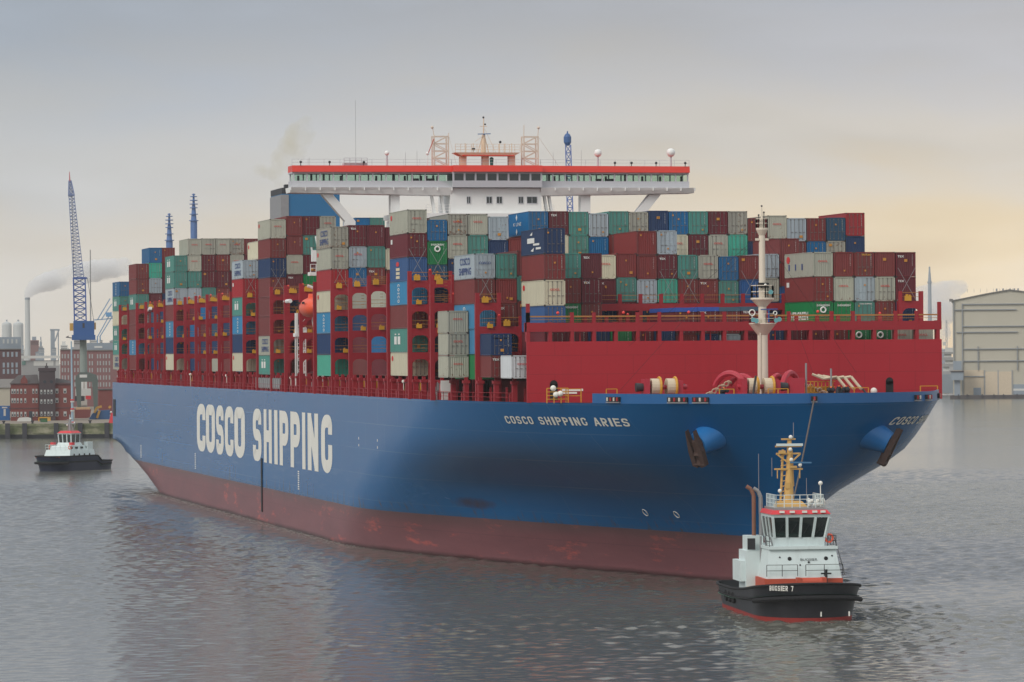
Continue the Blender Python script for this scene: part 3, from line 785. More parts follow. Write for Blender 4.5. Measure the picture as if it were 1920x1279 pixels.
# ---------------------------------------------------------------- bridge and accommodation
UB = 165.0
acc = MB()
acc.box(-14, 14, UB, UB+11, 19.95, 44.9)
accommodation = acc.build('accommodation_block', M_WHITE, ship)
mb = MB(); mb.box(-6.6, 6.9, UB-.4, UB+9, 44.9, 49.35); ch_ = mb.build('bridge_house', M_WHITE, ship)
mb = MB(); mb.box(-14.6, 8.6, UB-1.6, UB+10, 45.0, 45.7); mb.rail([(-10.4,UB-1.5,45.7),(-6.8,UB-1.5,45.7)], 1.2, .03, 3, .8); mb.rail([(7,UB-1.5,45.7),(8.5,UB-1.5,45.7)], 1.2, .03, 3, .8); mb.build('upper_deck_ledge', M_WHITE, ship)
for x0, x1 in ((-4.15,-3.7),(-1.25,-.5),(.25,1.0),(3.5,4.15),(4.75,6.2)):
    mb = MB(); mb.box(x0, x1, UB-.47, UB-.42, 47.2, 48.1); w_ = mb.build('window', M_GLASSD, ch_)
    f = MB()
    for a, b, c, d in ((x0-.06,x1+.06,47.12,47.2),(x0-.06,x1+.06,48.1,48.18),(x0-.06,x0,47.2,48.1),(x1,x1+.06,47.2,48.1)): f.box(a, b, UB-.5, UB-.4, c, d)
    f.box((x0+x1)/2-.03, (x0+x1)/2+.03, UB-.5, UB-.41, 47.2, 48.1); f.build('window_frame', M_GREYW, w_)
# wheelhouse: floor, fascia, roof, mullions; the middle stands forward of the wings
def yb(x): return UB-1.4 if abs(x-.2) < 6.6 else UB-.6+abs(x)*.035
WX0, WX1 = -29.6, 29.3
wh = empty('wheelhouse', (0,0,0)); wh.parent = ship
mb = MB()
segs = [(WX0,-6.4),(-6.4,6.8),(6.8,WX1)]
for a, b in segs:
    for z0, z1, d in ((49.45,50.42,0),(51.45,51.7,-.1)):
        mb.hexa([(a,yb((a+b)/2 if a==-6.4 else a)-d,z0),(b,yb((a+b)/2 if a==-6.4 else b)-d,z0),(b,UB+4,z0),(a,UB+4,z0),
                 (a,yb((a+b)/2 if a==-6.4 else a)-d,z1),(b,yb((a+b)/2 if a==-6.4 else b)-d,z1),(b,UB+4,z1),(a,UB+4,z1)])
mb.build('wheelhouse_shell', M_GREYW, wh)
mb = MB()
for a, b in segs:
    ya, yb_ = (yb(0), yb(0)) if a == -6.4 else (yb(a), yb(b))
    mb.hexa([(a,ya-.45,51.7),(b,yb_-.45,51.7),(b,UB+4.3,51.7),(a,UB+4.3,51.7),(a,ya-.3,52.62),(b,yb_-.3,52.62),(b,UB+4.3,52.62),(a,UB+4.3,52.62)])
mb.build('roof_band', M_ORANGE, wh)
mb = MB()      # tapering wing underneath, with ribs
for a, b in ((WX0-.4,-6.4),(6.8,WX1+.5)):
    za, zb = (48.7, 48.3) if a < 0 else (48.3, 48.7)
    mb.hexa([(a,UB-.35,za),(b,UB-.35,zb),(b,UB+3.6,zb),(a,UB+3.6,za),(a,UB-.8,49.45),(b,UB-.8,49.45),(b,UB+4.2,49.45),(a,UB+4.2,49.45)])
    n = 11
    for i in range(n+1):
        x = a+(b-a)*i/n; mb.box(x-.06, x+.06, UB-1.0, UB-.2, 49.0, 49.42)
mb.build('wing_underside', M_WHITE, wh)
mb = MB()
xsL = [WX0+.25+(29.35-6.4)*i/12 for i in range(13)]; xsR = [6.8+(WX1-6.8-.2)*i/12 for i in range(13)]
for x in xsL[:-1]+xsR[1:]:
    mb.box(x-.09, x+.09, yb(x)+.02, yb(x)+.2, 50.42, 51.45); mb.box(x-.09, x+.09, UB+3.7, UB+3.9, 50.42, 51.45)
xsM = [-6.3+i*13/8 for i in range(9)]
for x in xsM: mb.box(x-.13, x+.13, yb(0)+.02, yb(0)+.25, 50.42, 51.45)
mb.build('window_post', M_GREYW, wh)
mb = MB(); mb.box(-5.9, 6.3, UB+1.5, UB+1.7, 50.42, 51.45); mb.box(-6.3, -5.9, UB-.5, UB+3.5, 50.42, 51.45); mb.box(6.4, 6.8, UB-.5, UB+3.5, 50.42, 51.45)  # black core added behind the middle panes to read as dark interior
for x in (-28.6,-26.7,-24.9,-22.4,-19.6,-17.2,-14.7,-13,-11.9,-10.6,-9.8,-8.8,-8.2,8.4,9.2,11,12.8,14.6,16.9,19.8,22.4,25.1,28.3):
    mb.box(x-.1, x+.18, UB+1.2, UB+1.5, 50.42, 51.2 if int(x*10) % 3 else 51.44)
for x in (-9.2,-11.5,15.9,17.6): mb.box(x-.5, x+.5, UB+.6, UB+1.4, 50.42, 50.8)
mb.build('bridge_console_dark_core', M_BLACK, wh)
for xs_, yf in ((xsL, None), (xsR, None), (xsM, 0)):
    for a, b in zip(xs_, xs_[1:]):
        ya, y2 = (yb(a)+.1, yb(b)+.1) if yf is None else (yb(0)+.1, yb(0)+.1)
        mb = MB(); mb.prism([(a+.1,ya,50.42),(b-.1,y2,50.42),(b-.1,y2,51.45),(a+.1,ya,51.45)], (0,.03,0))
        mb.build('window', M_GLASSW if yf is None else M_GLASSD, wh)
mb = MB()
for a, b in ((WX0+.2,-6.4),(6.8,WX1)): mb.box(a, b, UB+3.78, UB+3.82, 50.42, 51.45)
mb.build('rear_window', M_GLASSW, wh)
mb = MB(); mb.rail([(WX0,yb(WX0),52.62),(-6.4,UB-.4,52.62),(6.8,UB-.4,52.62),(WX1,yb(WX1),52.62)], .9, .022, 2, 2.2); mb.build('roof_rail', M_GREYW, wh)
# legs under the wings
mb = MB()
mb.prism([(-25.3,UB+.4,48.5),(-23.7,UB+.4,48.5),(-20.4,UB+.4,44.6),(-21.9,UB+.4,44.6)], (0,1.7,0)); mb.piece(); mb.prism([(23.3,UB+.4,48.5),(25.0,UB+.4,48.5),(22.6,UB+.4,45.6),(21.0,UB+.4,45.6)], (0,1.7,0))
mb.piece(); mb.box(-15.2, -13.9, UB+.4, UB+2.2, 40, 48.4); mb.piece(); mb.box(13.0, 14.4, UB+.4, UB+2.2, 40, 48.4); mb.piece(); mb.box(-21.9, -20.4, UB+.4, UB+2.1, 40, 44.6); mb.piece(); mb.box(21.0, 22.6, UB+.4, UB+2.1, 40, 45.6)
for x in (-9.3, -7.9, 7.4, 8.1): mb.piece(); mb.prism([(x,UB+.6,48.4),(x+.35,UB+.6,48.4),(x+.8,UB+.6,45.7),(x+.45,UB+.6,45.7)], (0,.8,0))
mb.build_each('wing_leg', M_WHITE, ship)
# monkey island: radar platform on legs, masts, domes
mm = empty('radar_mast', (0,0,0)); mm.parent = ship
mb = MB()
for x in (-4.9,-1.6,2.3): mb.box(x, x+.95, UB+.6, UB+1.6, 52.6, 54.2)
mb.hexa([(-4.9,UB-.2,54.1),(3.0,UB-.2,54.1),(3.0,UB+2.4,54.1),(-4.9,UB+2.4,54.1),(-5.8,UB-.4,54.55),(3.8,UB-.4,54.55),(3.8,UB+2.6,54.55),(-5.8,UB+2.6,54.55)])
mb.rail([(-5.8,UB-.3,54.55),(3.8,UB-.3,54.55)], 1.2, .03, 3, .8)
mb.tube((-1.4,UB+1,54.5), (-1.35,UB+1,57.2), .42, .25, 10); mb.tube((-1.35,UB+1,57.2), (-1.3,UB+1,59.6), .12, .06, 6)
mb.bar((-2.2,UB+1,54.6), (-1.5,UB+1,57), .1); mb.bar((-.6,UB+1,54.6), (-1.2,UB+1,57), .1)
mb.bar((-1.9,UB+1,58.4), (-.8,UB+1,58.4), .07); mb.bar((-2.6,UB+.8,56.2),(-1.4,UB+.8,57),.05); mb.bar((.4,UB+.8,54.6),(-1.2,UB+.8,58),.04)
for x in (-4.2,-3,.9,1.7,2.7): mb.tube((x,UB+.4,54.5), (x,UB+.4,55.9), .06, n=5)
mb.build('platform', mat('radar mast buff', (222, 196, 170), .6, var=.05), mm)
mb = MB(); mb.bar((-4.8,UB-.3,54.12), (2.9,UB-.3,54.12), .12, .1); mb.build('platform_edge', M_ORANGE, mm)
mb = MB(); mb.bar((-2.3,UB+.5,57.25), (-.4,UB+.5,57.3), .12, .12); mb.tube((-1.35,UB+.6,57.1), (-1.35,UB+.6,57.3), .1); mb.build('radar_scanner', mat('scanner blue', (70, 110, 160), .4), mm)
mb = MB(); mb.ball((-1.35,UB+1,59.7), .16, 8, 6); mb.piece(); mb.ball((-1.1,UB+1,58.7), .14, 8, 6); mb.piece(); mb.ball((1.0,UB+.4,56.1), .2, 8, 6); mb.piece(); mb.box(-3.3,-2.8,UB,UB+.4,54.9,55.2); mb.build_each('signal_lamp', M_DARK, mm)
mb = MB(); mb.tube((-.3,UB+.4,52.6), (-.3,UB+.4,53.4), .22, .28, 10); mb.ball((-.3,UB+.4,53.6), .32, 10, 8); mb.build('magnetic_compass', mat('binnacle green', (30, 96, 88), .4), mm)
for x0 in (-8.8, 4.5):
    mb = MB(); w = 2.1
    for dx in (0, w):
        for dy in (0, 1.6): mb.bar((x0+dx,UB+.3+dy,52.6), (x0+dx,UB+.3+dy,57.0), .19)
    for k in range(5):
        z = 52.7+k*1.05
        for dy in (0, 1.6):
            mb.bar((x0,UB+.3+dy,z), (x0+w,UB+.3+dy,z), .13)
            if k < 4: mb.bar((x0,UB+.3+dy,z) if k % 2 else (x0+w,UB+.3+dy,z), (x0+w,UB+.3+dy,z+1.05) if k % 2 else (x0,UB+.3+dy,z+1.05), .11)
    mb.tube((x0+(0 if x0 < 0 else w),UB+.4,57), (x0-.2 if x0 < 0 else x0+w+.1,UB+.4,58.2), .06); mb.ball((x0-.25 if x0 < 0 else x0+w+.1,UB+.4,58.2), .22, 8, 6)
    mb.tube((x0+(w if x0 < 0 else 0),UB+.4,57), (x0+(w+.1 if x0 < 0 else .05),UB+.4,57.4 if x0 < 0 else 58.6), .06); mb.bar((x0+w+.1,UB+.3,56.8), (x0+w+(1.2 if x0 < 0 else 3),UB+.3,52.7), .035)
    mb.build('lattice_mast', mat('lattice buff', (216, 200, 184), .6), ship)
mb = MB(); mb.bar((-8.9,UB,56.5), (-9.7,UB,54.5), .1); mb.build('signal_flag', mat('flag red gold', (190, 60, 40), .8), ship)
mb = MB(); mb.tube((-9.8,UB+.2,52.6),(-9.8,UB+.2,54.2),.05); mb.ball((-9.8,UB+.2,54.4), .25, 10, 8); mb.build('antenna_dome', M_WHITE, ship)
for x, r, z in ((15.75,.55,54.6), (26.75,.62,54.7), (-15.6,.34,54.5)):
    mb = MB(); mb.lathe((x,UB+1.2,z), [(r*.55,-r*.95),(r*.98,-r*.35),(r,.1*r),(r*.9,.55*r),(r*.55,.88*r),(.02,r)], 18); d_ = mb.build('satellite_dome', M_WHITE, ship, smooth=60)
    mb = MB(); mb.tube((x,UB+1.2,52.6), (x,UB+1.2,z-r*.9), .14, n=8); mb.build('dome_pedestal', M_GREYW, d_)
for x in (-28.4,-24.2,-19.2,20.5,24.2,28.6,18):
    mb = MB(); mb.tube((x,UB,52.6),(x,UB,52.95),.06); mb.ball((x,UB-.05,53.1), .2, 8, 6); mb.build('searchlight', M_DARK, ship)
for x, h in ((-20.2,9.5),(-12.9,2),(-11.2,2.2),(13.2,2.4),(9,2),(-27,1.2)):
    mb = MB(); mb.tube((x,UB+1,52.6), (x,UB+1,52.6+h), .022, n=5); mb.build('whip_antenna', M_STEEL, ship)
mb = MB(); mb.box(-22,-18.6,UB+.6,UB+2.2,52.6,53.0); mb.rail([(-22,UB+.5,52.62),(-18.6,UB+.5,52.62)],1.1,.04,3,.8); mb.build('roof_hatch', M_GREYW, ship)
# funnel
mb = MB(); mb.box(-5.4, 5.4, 333, 347, 20, 55.2); fu = mb.build('funnel', M_BLUEF, ship)
mb = MB(); mb.box(-5.45, 5.45, 332.95, 347.05, 55.2, 56.3); mb.box(-4.5,-3.2,335,337,56.3,57.0); mb.box(-2,-.6,336,339,56.3,56.8); mb.box(1,3,336,339,56.3,56.9); mb.build('funnel_top', M_DARK, fu)
mb = MB(); mb.box(-5.6, -5.42, 332.9, 347, 20, 55.0); mb.box(-5.6,-4.2,332.8,332.98,20,55.0); mb.build('funnel_side_panel', M_STEEL, fu)
mb = MB(); mb.box(-11, 11, 330, 350, 20, 40); mb.build('engine_casing', M_WHITE, ship)
# stores crane on the starboard side and white pilot tower
mb = MB(); mb.tube((-26.9,157,20), (-26.9,157,39.2), .55, .5, 12); mb.box(-28.6, -25.2, 156, 158, 36.6, 37.1); mb.rail([(-28.5,156.1,37.1),(-25.3,156.1,37.1)], 1.1, .05, 2, .7)
mb.tube((-26.9,157,39.2), (-27.6,157,42.2), .28, .12); mb.box(-28.2,-26,156.4,157.4,38.6,40.2); mb.tube((-28,156.5,39.2),(-28.3,156.5,40.6),.12)
mb.build('stores_crane', M_WHITE, ship)
mb = MB()
for x in (-29.0,-27.8):
    for y in (165.5, 167.2): mb.bar((x,y,20), (x,y,31.4 if x < -28 else 28), .16)
for k in range(11):
    mb.bar((-29.0,165.5,20.6+k*.8), (-27.8,165.5,20.6+k*.8), .12)
    if k % 2: mb.bar((-29.0,165.5,20.6+k*.8), (-27.8,165.5,22.2+k*.8), .1)
mb.box(-29.3, -27.5, 165.2, 167.4, 28.0, 28.5); mb.box(-29.2,-28.9,165.3,165.6,28.5,31.4); mb.bar((-29,165.5,29.3),(-27.9,165.5,30.6),.2); mb.box(-28.8,-27.6,165.5,166.5,28.5,29.3)
mb.build('pilot_tower', M_WHITE, ship)
mb = MB(); mb.tube((-29.1,171,33.2), (-29.1,176,33.2), .3); mb.tube((-28.4,381,29.5),(-28.6,377,33.2),.5,.4,10); mb.box(-29,-27.8,376,379,32.6,33.6); mb.box(-28.9,-28.1,374.5,376.4,23,28.6)
mb.build('provision_crane', M_WHITE, ship)
mb = MB(); mb.tube((-28.4,352,27.5),(-28.6,350,33.2),.45,.35,10); mb.bar((-28.6,350,33.2),(-28.6,345,34.2),.6,.5); mb.build('hose_crane', M_WHITE, ship)

# ---------------------------------------------------------------- lifeboat in its davit
lb = empty('lifeboat', (-28.6, 155, 32.0)); tag(lb, 'orange enclosed lifeboat hung at the ship side ahead of the tall stack', 'lifeboat')
mb = MB(); secs = []
for i in range(13):
    s_ = i/12; y = -4.6+9.2*s_; w = 1.55*math.sqrt(max(.02, 1-(abs(2*s_-1))**2.6)); h0 = -1.35*math.sqrt(max(.05, 1-abs(2*s_-1)**3)); h1 = 1.5*math.sqrt(max(.08, 1-abs(2*s_-1)**2.2))
    secs.append(mb.pts([(w*math.cos(t), y, (h1 if math.sin(t) > 0 else -h0)*math.sin(t)) for t in [2*math.pi*k/14 for k in range(14)]]))
for a, b in zip(secs, secs[1:]):
    for k in range(14): mb.face([a+k, a+(k+1) % 14, b+(k+1) % 14, b+k])
mb.face([secs[0]+k for k in range(14)]); mb.face([secs[-1]+k for k in range(14)])
mb.build('lifeboat_hull', M_LIFEB, lb, smooth=60)
mb = MB(); mb.tube((0,-.6,1.3),(0,-.6,2.0),.6,.5,10); mb.build('conning_dome', M_LIFEB, lb)
mb = MB()
for y in (-2.6,-1.4,1,2.2): mb.piece(); mb.box(-1.5,-1.38,y,y+.5,.55,.85)
mb.build_each('porthole', M_BLACK, lb)
mb = MB()
for y in (151.4, 158.4): mb.piece(); mb.path([(-26.6,y,24),(-27.8,y,30.2),(-27.0,y,34.6),(-28.6,y,35.2)], .22, 8)
mb.build_each('boat_davit', M_WHITE, ship)
# ---------------------------------------------------------------- containers
PAINT = {'g': ('warm grey', (176,176,162), .35), 'c': ('cream', (208,202,178), .25), 'l': ('pale blue grey', (170,182,190), .45), 'q': ('rust-flecked grey', (164,162,150), .9),
         't': ('teal', (82,144,134), .15), 'T': ('bright turquoise', (72,176,152), .1), 'b': ('bright blue', (24,104,156), .05), 'B': ('mid blue', (62,136,180), .05), 'd': ('royal blue', (44,92,150), .05),
         'n': ('navy', (30,58,100), .05), 'k': ('slate blue', (40,84,114), .05), 'r': ('dark maroon', (106,38,48), .05), 'm': ('brown red', (126,54,54), .1),
         'R': ('bright red', (166,40,48), .05), 'G': ('green', (24,126,72), .05), 'w': ('white', (214,218,222), .1)}
def paint(nm, rgb, rust):
    m = bpy.data.materials.new('container '+nm); m.use_nodes = True; t = NT(m)
    tcn = t.n('ShaderNodeTexCoord'); o = tcn.outputs['Object']; oi = t.n('ShaderNodeObjectInfo').outputs['Random']
    ad = t.n('ShaderNodeVectorMath', operation='ADD'); t.l(o, ad.inputs[0]); cb = t.n('ShaderNodeCombineXYZ')
    for i, k in enumerate((37.0, 91.0, 53.0)): t.l(t.math('MULTIPLY', oi, k), cb.inputs[i])
    t.l(cb.outputs[0], ad.inputs[1]); p = ad.outputs[0]
    c = lin(*rgb); hs = t.n('ShaderNodeHueSaturation'); hs.inputs['Color'].default_value = c
    t.l(t.math('ADD', .86, t.math('MULTIPLY', oi, .26)), hs.inputs['Value']); t.l(t.math('ADD', .9, t.math('MULTIPLY', oi, .16)), hs.inputs['Saturation'])
    col = hs.outputs[0]
    n1 = t.noise(p, .9, 4, .6)
    col = t.mix(t.math('MULTIPLY', n1, .42), col, tuple(x*.62 for x in c[:3])+(1,))
    st = t.noise(p, 1, 3, .6, (3.2, 3.2, .25))
    col = t.mix(t.math('MULTIPLY', t.step(st, .50, .70), .38), col, tuple(x*.5+.02 for x in c[:3])+(1,))
    # rust from the bottom rail and along edges
    sp = t.n('ShaderNodeSeparateXYZ'); t.l(o, sp.inputs[0])
    low = t.math('SUBTRACT', 1.0, t.step(sp.outputs[2], .05, .7)); n2 = t.noise(p, 3.2, 5, .7)
    rr = t.step(t.math('ADD', n2, t.math('ADD', t.math('MULTIPLY', low, .12), t.math('MULTIPLY', t.math('ADD', oi, -.5), .10))), .715-.14*rust, .76-.12*rust)
    col = t.mix(t.math('MULTIPLY', rr, .75), col, lin(112, 74, 54))
    t.l(col, t.b.inputs['Base Color']); t.b.inputs['Roughness'].default_value = .55; t.b.inputs['Specular IOR Level'].default_value = .35
    return m
PM = {k: paint(*v) for k, v in PAINT.items()}
M_CASTING = mat('container corner casting', (60, 56, 54), .7, var=.2, rust=.2)
M_TRED = mat('lettering red', (208, 44, 48), .6); M_TWH = mat('lettering white', (228, 228, 224), .6); M_TBL = mat('lettering dark blue', (52, 74, 130), .6); M_TGD = mat('lettering gold', (214, 160, 60), .6)
M_STICK = mat('orange sticker', (196, 134, 52), .6); M_LOCK = mat('locking gear', (120, 112, 108), .5, metal=.3)
M_TARP = mat('blue tarpaulin', (50, 86, 168), .7, var=.15); M_TARP2 = mat('faded tarpaulin', (66, 92, 112), .7, var=.15)
WC = 2.438
def corr_wall(mb, fixed, axis, sgn, a0, a1, z0, z1, pitch, dep):
    """corrugated sheet; axis 'y': sheet at x = fixed running along y; axis 'x': sheet at y = fixed"""
    n = int((a1-a0)/pitch); p = (a1-a0)/n; prof = []
    for i in range(n): prof += [(a0+i*p, 0), (a0+i*p+p*.3, 0), (a0+i*p+p*.5, dep), (a0+i*p+p*.8, dep)]
    prof.append((a1, 0)); last = None
    for a, d in prof:
        f = fixed-sgn*d
        i = mb.pts([(f, a, z0), (f, a, z1)] if axis == 'y' else [(a, f, z0), (a, f, z1)])
        if last is not None: mb.face([last, i, i+1, last+1])
        last = i
_cm = {}
def cmesh(kind, Lc, h, front):
    k = (kind, Lc, round(h, 2), front)
    if k in _cm: return _cm[k]
    mb = MB(); x = WC/2
    if kind == 'body':
        corr_wall(mb, -x+.02, 'y', -1, .15, Lc-.15, .16, h-.08, .29 if Lc > 7 else .27, .035); corr_wall(mb, x-.02, 'y', 1, .15, Lc-.15, .16, h-.08, .29, .045)
        mb.box(-x+.03, x-.03, .15, Lc-.1, h-.06, h-.02); mb.box(-x+.03, x-.03, .1, Lc-.1, .1, .16); mb.box(-x+.1, x-.1, Lc-.1, Lc-.06, .15, h-.1)
        if front == 'F': corr_wall(mb, .05, 'x', -1, -x+.16, x-.16, .16, h-.1, .26, .03)
    elif kind == 'frame':
        for sx in (-1, 1):
            for y0 in (0, Lc-.16): mb.box(min(sx*x, sx*(x-.16)), max(sx*x, sx*(x-.16)), y0, y0+.16, .118, h-.118)
            mb.box(min(sx*x, sx*(x-.08)), max(sx*x, sx*(x-.08)), .16, Lc-.16, .02, .17); mb.box(min(sx*x, sx*(x-.07)), max(sx*x, sx*(x-.07)), .16, Lc-.16, h-.09, h-.005)
        for y0 in (0.004, Lc-.1): mb.box(-x+.16, x-.16, y0, y0+.1, .02, .17); mb.box(-x+.16, x-.16, y0, y0+.1, h-.13, h-.005)
    elif kind == 'cast':
        for sx in (-1, 1):
            for y0 in (-.006, Lc-.172):
                for z0 in (0, h-.118): mb.box(min(sx*(x+.004), sx*(x-.166)), max(sx*(x+.004), sx*(x-.166)), y0, y0+.178, z0, z0+.118)
    elif kind == 'door':
        w = x-.17
        mb.box(.0, w, 0, .05, .18, h-.14)
        for z in (.5, 1.1, 1.7, h-.6): mb.box(.1, w-.06, -.012, .0, z, z+.32)
    elif kind == 'lock':
        w = x-.17
        for q in (.28, .74): mb.tube((w*q, -.05, .14), (w*q, -.05, h-.14), .022, n=5); mb.box(w*q-.05, w*q+.05, -.07, -.0, .18, .3); mb.box(w*q-.05, w*q+.05, -.07, 0, h-.3, h-.18); mb.box(w*q-.02, w*q+.3, -.085, -.06, 1.08, 1.14)
    me = mb.mesh('container_'+kind, M_CASTING); _cm[k] = me; return me
def put(name, me, parent, m=None, loc=(0,0,0), rot=(0,0,0)):
    o = link(name, me, parent); o.location = loc; o.rotation_euler = rot
    if m is not None: o.material_slots[0].link = 'OBJECT'; o.material_slots[0].material = m
    return o
END_TXT = {'O': ('OOCL', M_TRED, .31, 0, .62, 1.3), 'X': ('TEX', M_TWH, .34, -.62, .82, 1.25), 'C': ('COSCO', M_TBL, .4, 0, .62, 1.0), 'E': ('EVERGREEN', M_TWH, .30, 0, .84, 1.0),
           'S': ('CHINA SHIPPING', M_TWH, .20, .1, .90, 1.0), 'D': ('TRITON', M_TGD, .3, .2, .88, 1.0)}
NUM = ['TCNU 418', 'OOLU 902', 'CSNU 663', 'TEMU 315', 'FCIU 744']
sticker_me = MB(); sticker_me.box(-.13, .13, -.02, 0, -.13, .13); sticker_me = sticker_me.mesh('sticker', M_STICK)
ring_me = MB(); ring_me.torus((0,0,0), .30, .10, (0,1,0), n=20, m=5); ring_me = ring_me.mesh('emblem', M_TWH)
dot_me = MB(); dot_me.lathe((0,0,0), [(.3,-.02),(.3,.02)], 16); dot_me = dot_me.mesh('emblem', M_TRED)
cup_me = MB(); cup_me.box(-.12, .12, -.05, .01, -.05, .05); cup_me = cup_me.mesh('vent', M_CASTING)
NC = [0]
def container(u, xl, ztop, code, lab, group, h=2.896, Lc=12.19, side='', tarp=None):
    c = code[0]; mk = code[1:]; NC[0] += 1; rng = random.Random(NC[0]*7+3); z0 = ztop-h
    t = empty('shipping_container', (xl+PW/2+rng.uniform(-.02, .02), u+rng.uniform(0, .06), z0)); tag(t, lab, 'container', group)
    m = PM[c]; front = 'F' if ((c in 'rmbndkBR' and rng.random() < .45) or c in 'gcG' and rng.random() < .5) else 'D'
    put('body', cmesh('body', Lc, h, front), t, m); fr = put('frame', cmesh('frame', Lc, h, ''), t, m); put('corner_casting', cmesh('cast', Lc, h, ''), t)
    if front == 'D':
        for s_ in (0, 1):
            d = put('door', cmesh('door', 0, h, ''), t, m, (0.0 if not s_ else -(WC/2-.17), .05, 0)); put('locking_bar', cmesh('lock', 0, h, ''), d, m if c in 'gcl' and rng.random() < .4 else M_LOCK)
    yf = -.045 if front == 'D' else -.015
    for k in mk:
        if k in END_TXT:
            tx, tm, sz, ox, fz, sq = END_TXT[k]; put('lettering', text_mesh(tx, sz, tm, tm.name, sq, bold=.02), t, None, (ox, yf-.02, h*fz))
        if k == 'e': put('emblem', ring_me, t, None, (0, yf-.02, h*.66))
    if c in 'rmbndkBtGRT' and rng.random() < .8:       # vertical row of code digits by the right post
        put('lettering', text_mesh('  '.join('TCNU418902')[:24], .15, M_TWH, 'num', 1.0), t, None, (.80, yf-.02, h*.66), (0, R(90), 0))
    if c in 'rmbkntq' or c == 'l':
        for i in range(rng.choice((1, 1, 2))):
            big = 1.5 if i == 0 and rng.random() < .35 else .75
            s_ = put('sticker', sticker_me, t, None, rng.choice(((.0, yf, h*.66), (.55, yf, h*.2), (-.72, yf, h*.82), (.1, yf, h*.24), (-.05, yf, h*.7)))); s_.scale = (big, 1, big*(.8 if big > 1 else 1))
    if side:                                           # markings on the starboard (left-hand) wall
        xs_ = -WC/2-.005; rot = (0, 0, R(-90))
        if side == 'O': put('emblem', dot_me, t, None, (xs_, 10.9, h*.74), (0, R(90), 0)).scale = (1.1, 1.9, .6)
        elif side == 'C': put('lettering', text_mesh('COSCO\nSHIPPING', 1.15, M_TBL, 'sC', 1.5, bold=.02), t, None, (xs_, 5.6, h*.5), rot)
        elif side == 'S':
            b = MB()
            for q in (5.2, 7.6): b.box(xs_-.01, xs_+.004, q, q+1.7, h*.34, h*.68); b.box(xs_-.012, xs_+.004, q+.4, q+1.3, h*.74, h*.80)
            b.build('lettering', M_TWH, t)
        elif side == 'K':
            b = MB(); b.tube((xs_-.01, 7.2, h*.80), (xs_, 7.2, h*.80), .42, n=4); b.tube((xs_-.01, 7.2, h*.18), (xs_, 7.2, h*.18), .42, n=4)
            b.build('emblem', M_TWH, t); put('lettering', text_mesh('K LINE', .62, M_TWH, 'sK', 2.6), t, None, (xs_, 6.8, h*.5), rot)
        elif side == 'V':
            o = put('lettering', text_mesh('C O S C O', .5, M_TWH, 'sV', 1.0, bold=.03), t, None, (xs_, 6.2, h*.5), (0, R(90), R(-90))); o.scale = (1, 1, 3.6)
        elif side == 'W':
            put('emblem', dot_me, t, None, (xs_, 6.8, h*.74), (0, R(90), 0)).scale = (1.0, 3.4, .6)
            b = MB()
            for q in range(3): b.box(xs_-.01, xs_+.004, 5.4, 7.9, h*(.12+q*.17), h*(.24+q*.17))
            b.build('lettering', mat('lettering cream', (220, 206, 176), .6), t)
        elif side == 'L':
            b = MB(); b.box(xs_-.01, xs_+.004, 5.0, 8.8, h*.46, h*.66); b.box(xs_-.01, xs_+.004, 2.4, 5.6, h*.36, h*.44); b.box(xs_-.01, xs_+.004, 1.6, 4.2, h*.20, h*.28); b.prism([(xs_, 6.2, h*.76), (xs_, 7.4, h*.78), (xs_, 6.0, h*.9)], (-.01, 0, 0)); b.prism([(xs_, 5.6, h*.12), (xs_, 7.0, h*.16), (xs_, 5.2, h*.28)], (-.01, 0, 0))
            b.build('emblem', M_TWH, t)
        elif side == 'E': put('lettering', text_mesh('EVERGREEN', 1.35, M_TWH, 'sE', 1.15, bold=.03), t, None, (xs_, 6.2, h*.40), rot)
        elif side == 'J':
            b = MB(); b.box(xs_-.01, xs_+.004, 10.2, 11.3, h*.62, h*.82); b.build('emblem', M_TWH, t)
        elif side == 'Z':
            put('emblem', dot_me, t, None, (xs_, 10.6, h*.74), (0, R(90), 0)).scale = (1.4, 2.4, .6); b = MB()
            for q in (4.6, 7.4, 10.2): b.box(xs_-.01, xs_+.004, q-.25, q+.25, h*.30, h*.55)
            b.build('lettering', M_TBL, t)
    if tarp:
        b = MB(); b.box(-WC/2-.03, WC/2+.03, -.05, Lc+.05, h-.02, h+.12); b.box(-WC/2-.035, WC/2+.035, -.06, -.02, h-.35, h+.06); b.box(-WC/2-.05, -WC/2+.0, -.05, Lc+.05, h-.35, h+.06)
        b.build('tarpaulin', tarp, t)
    return t
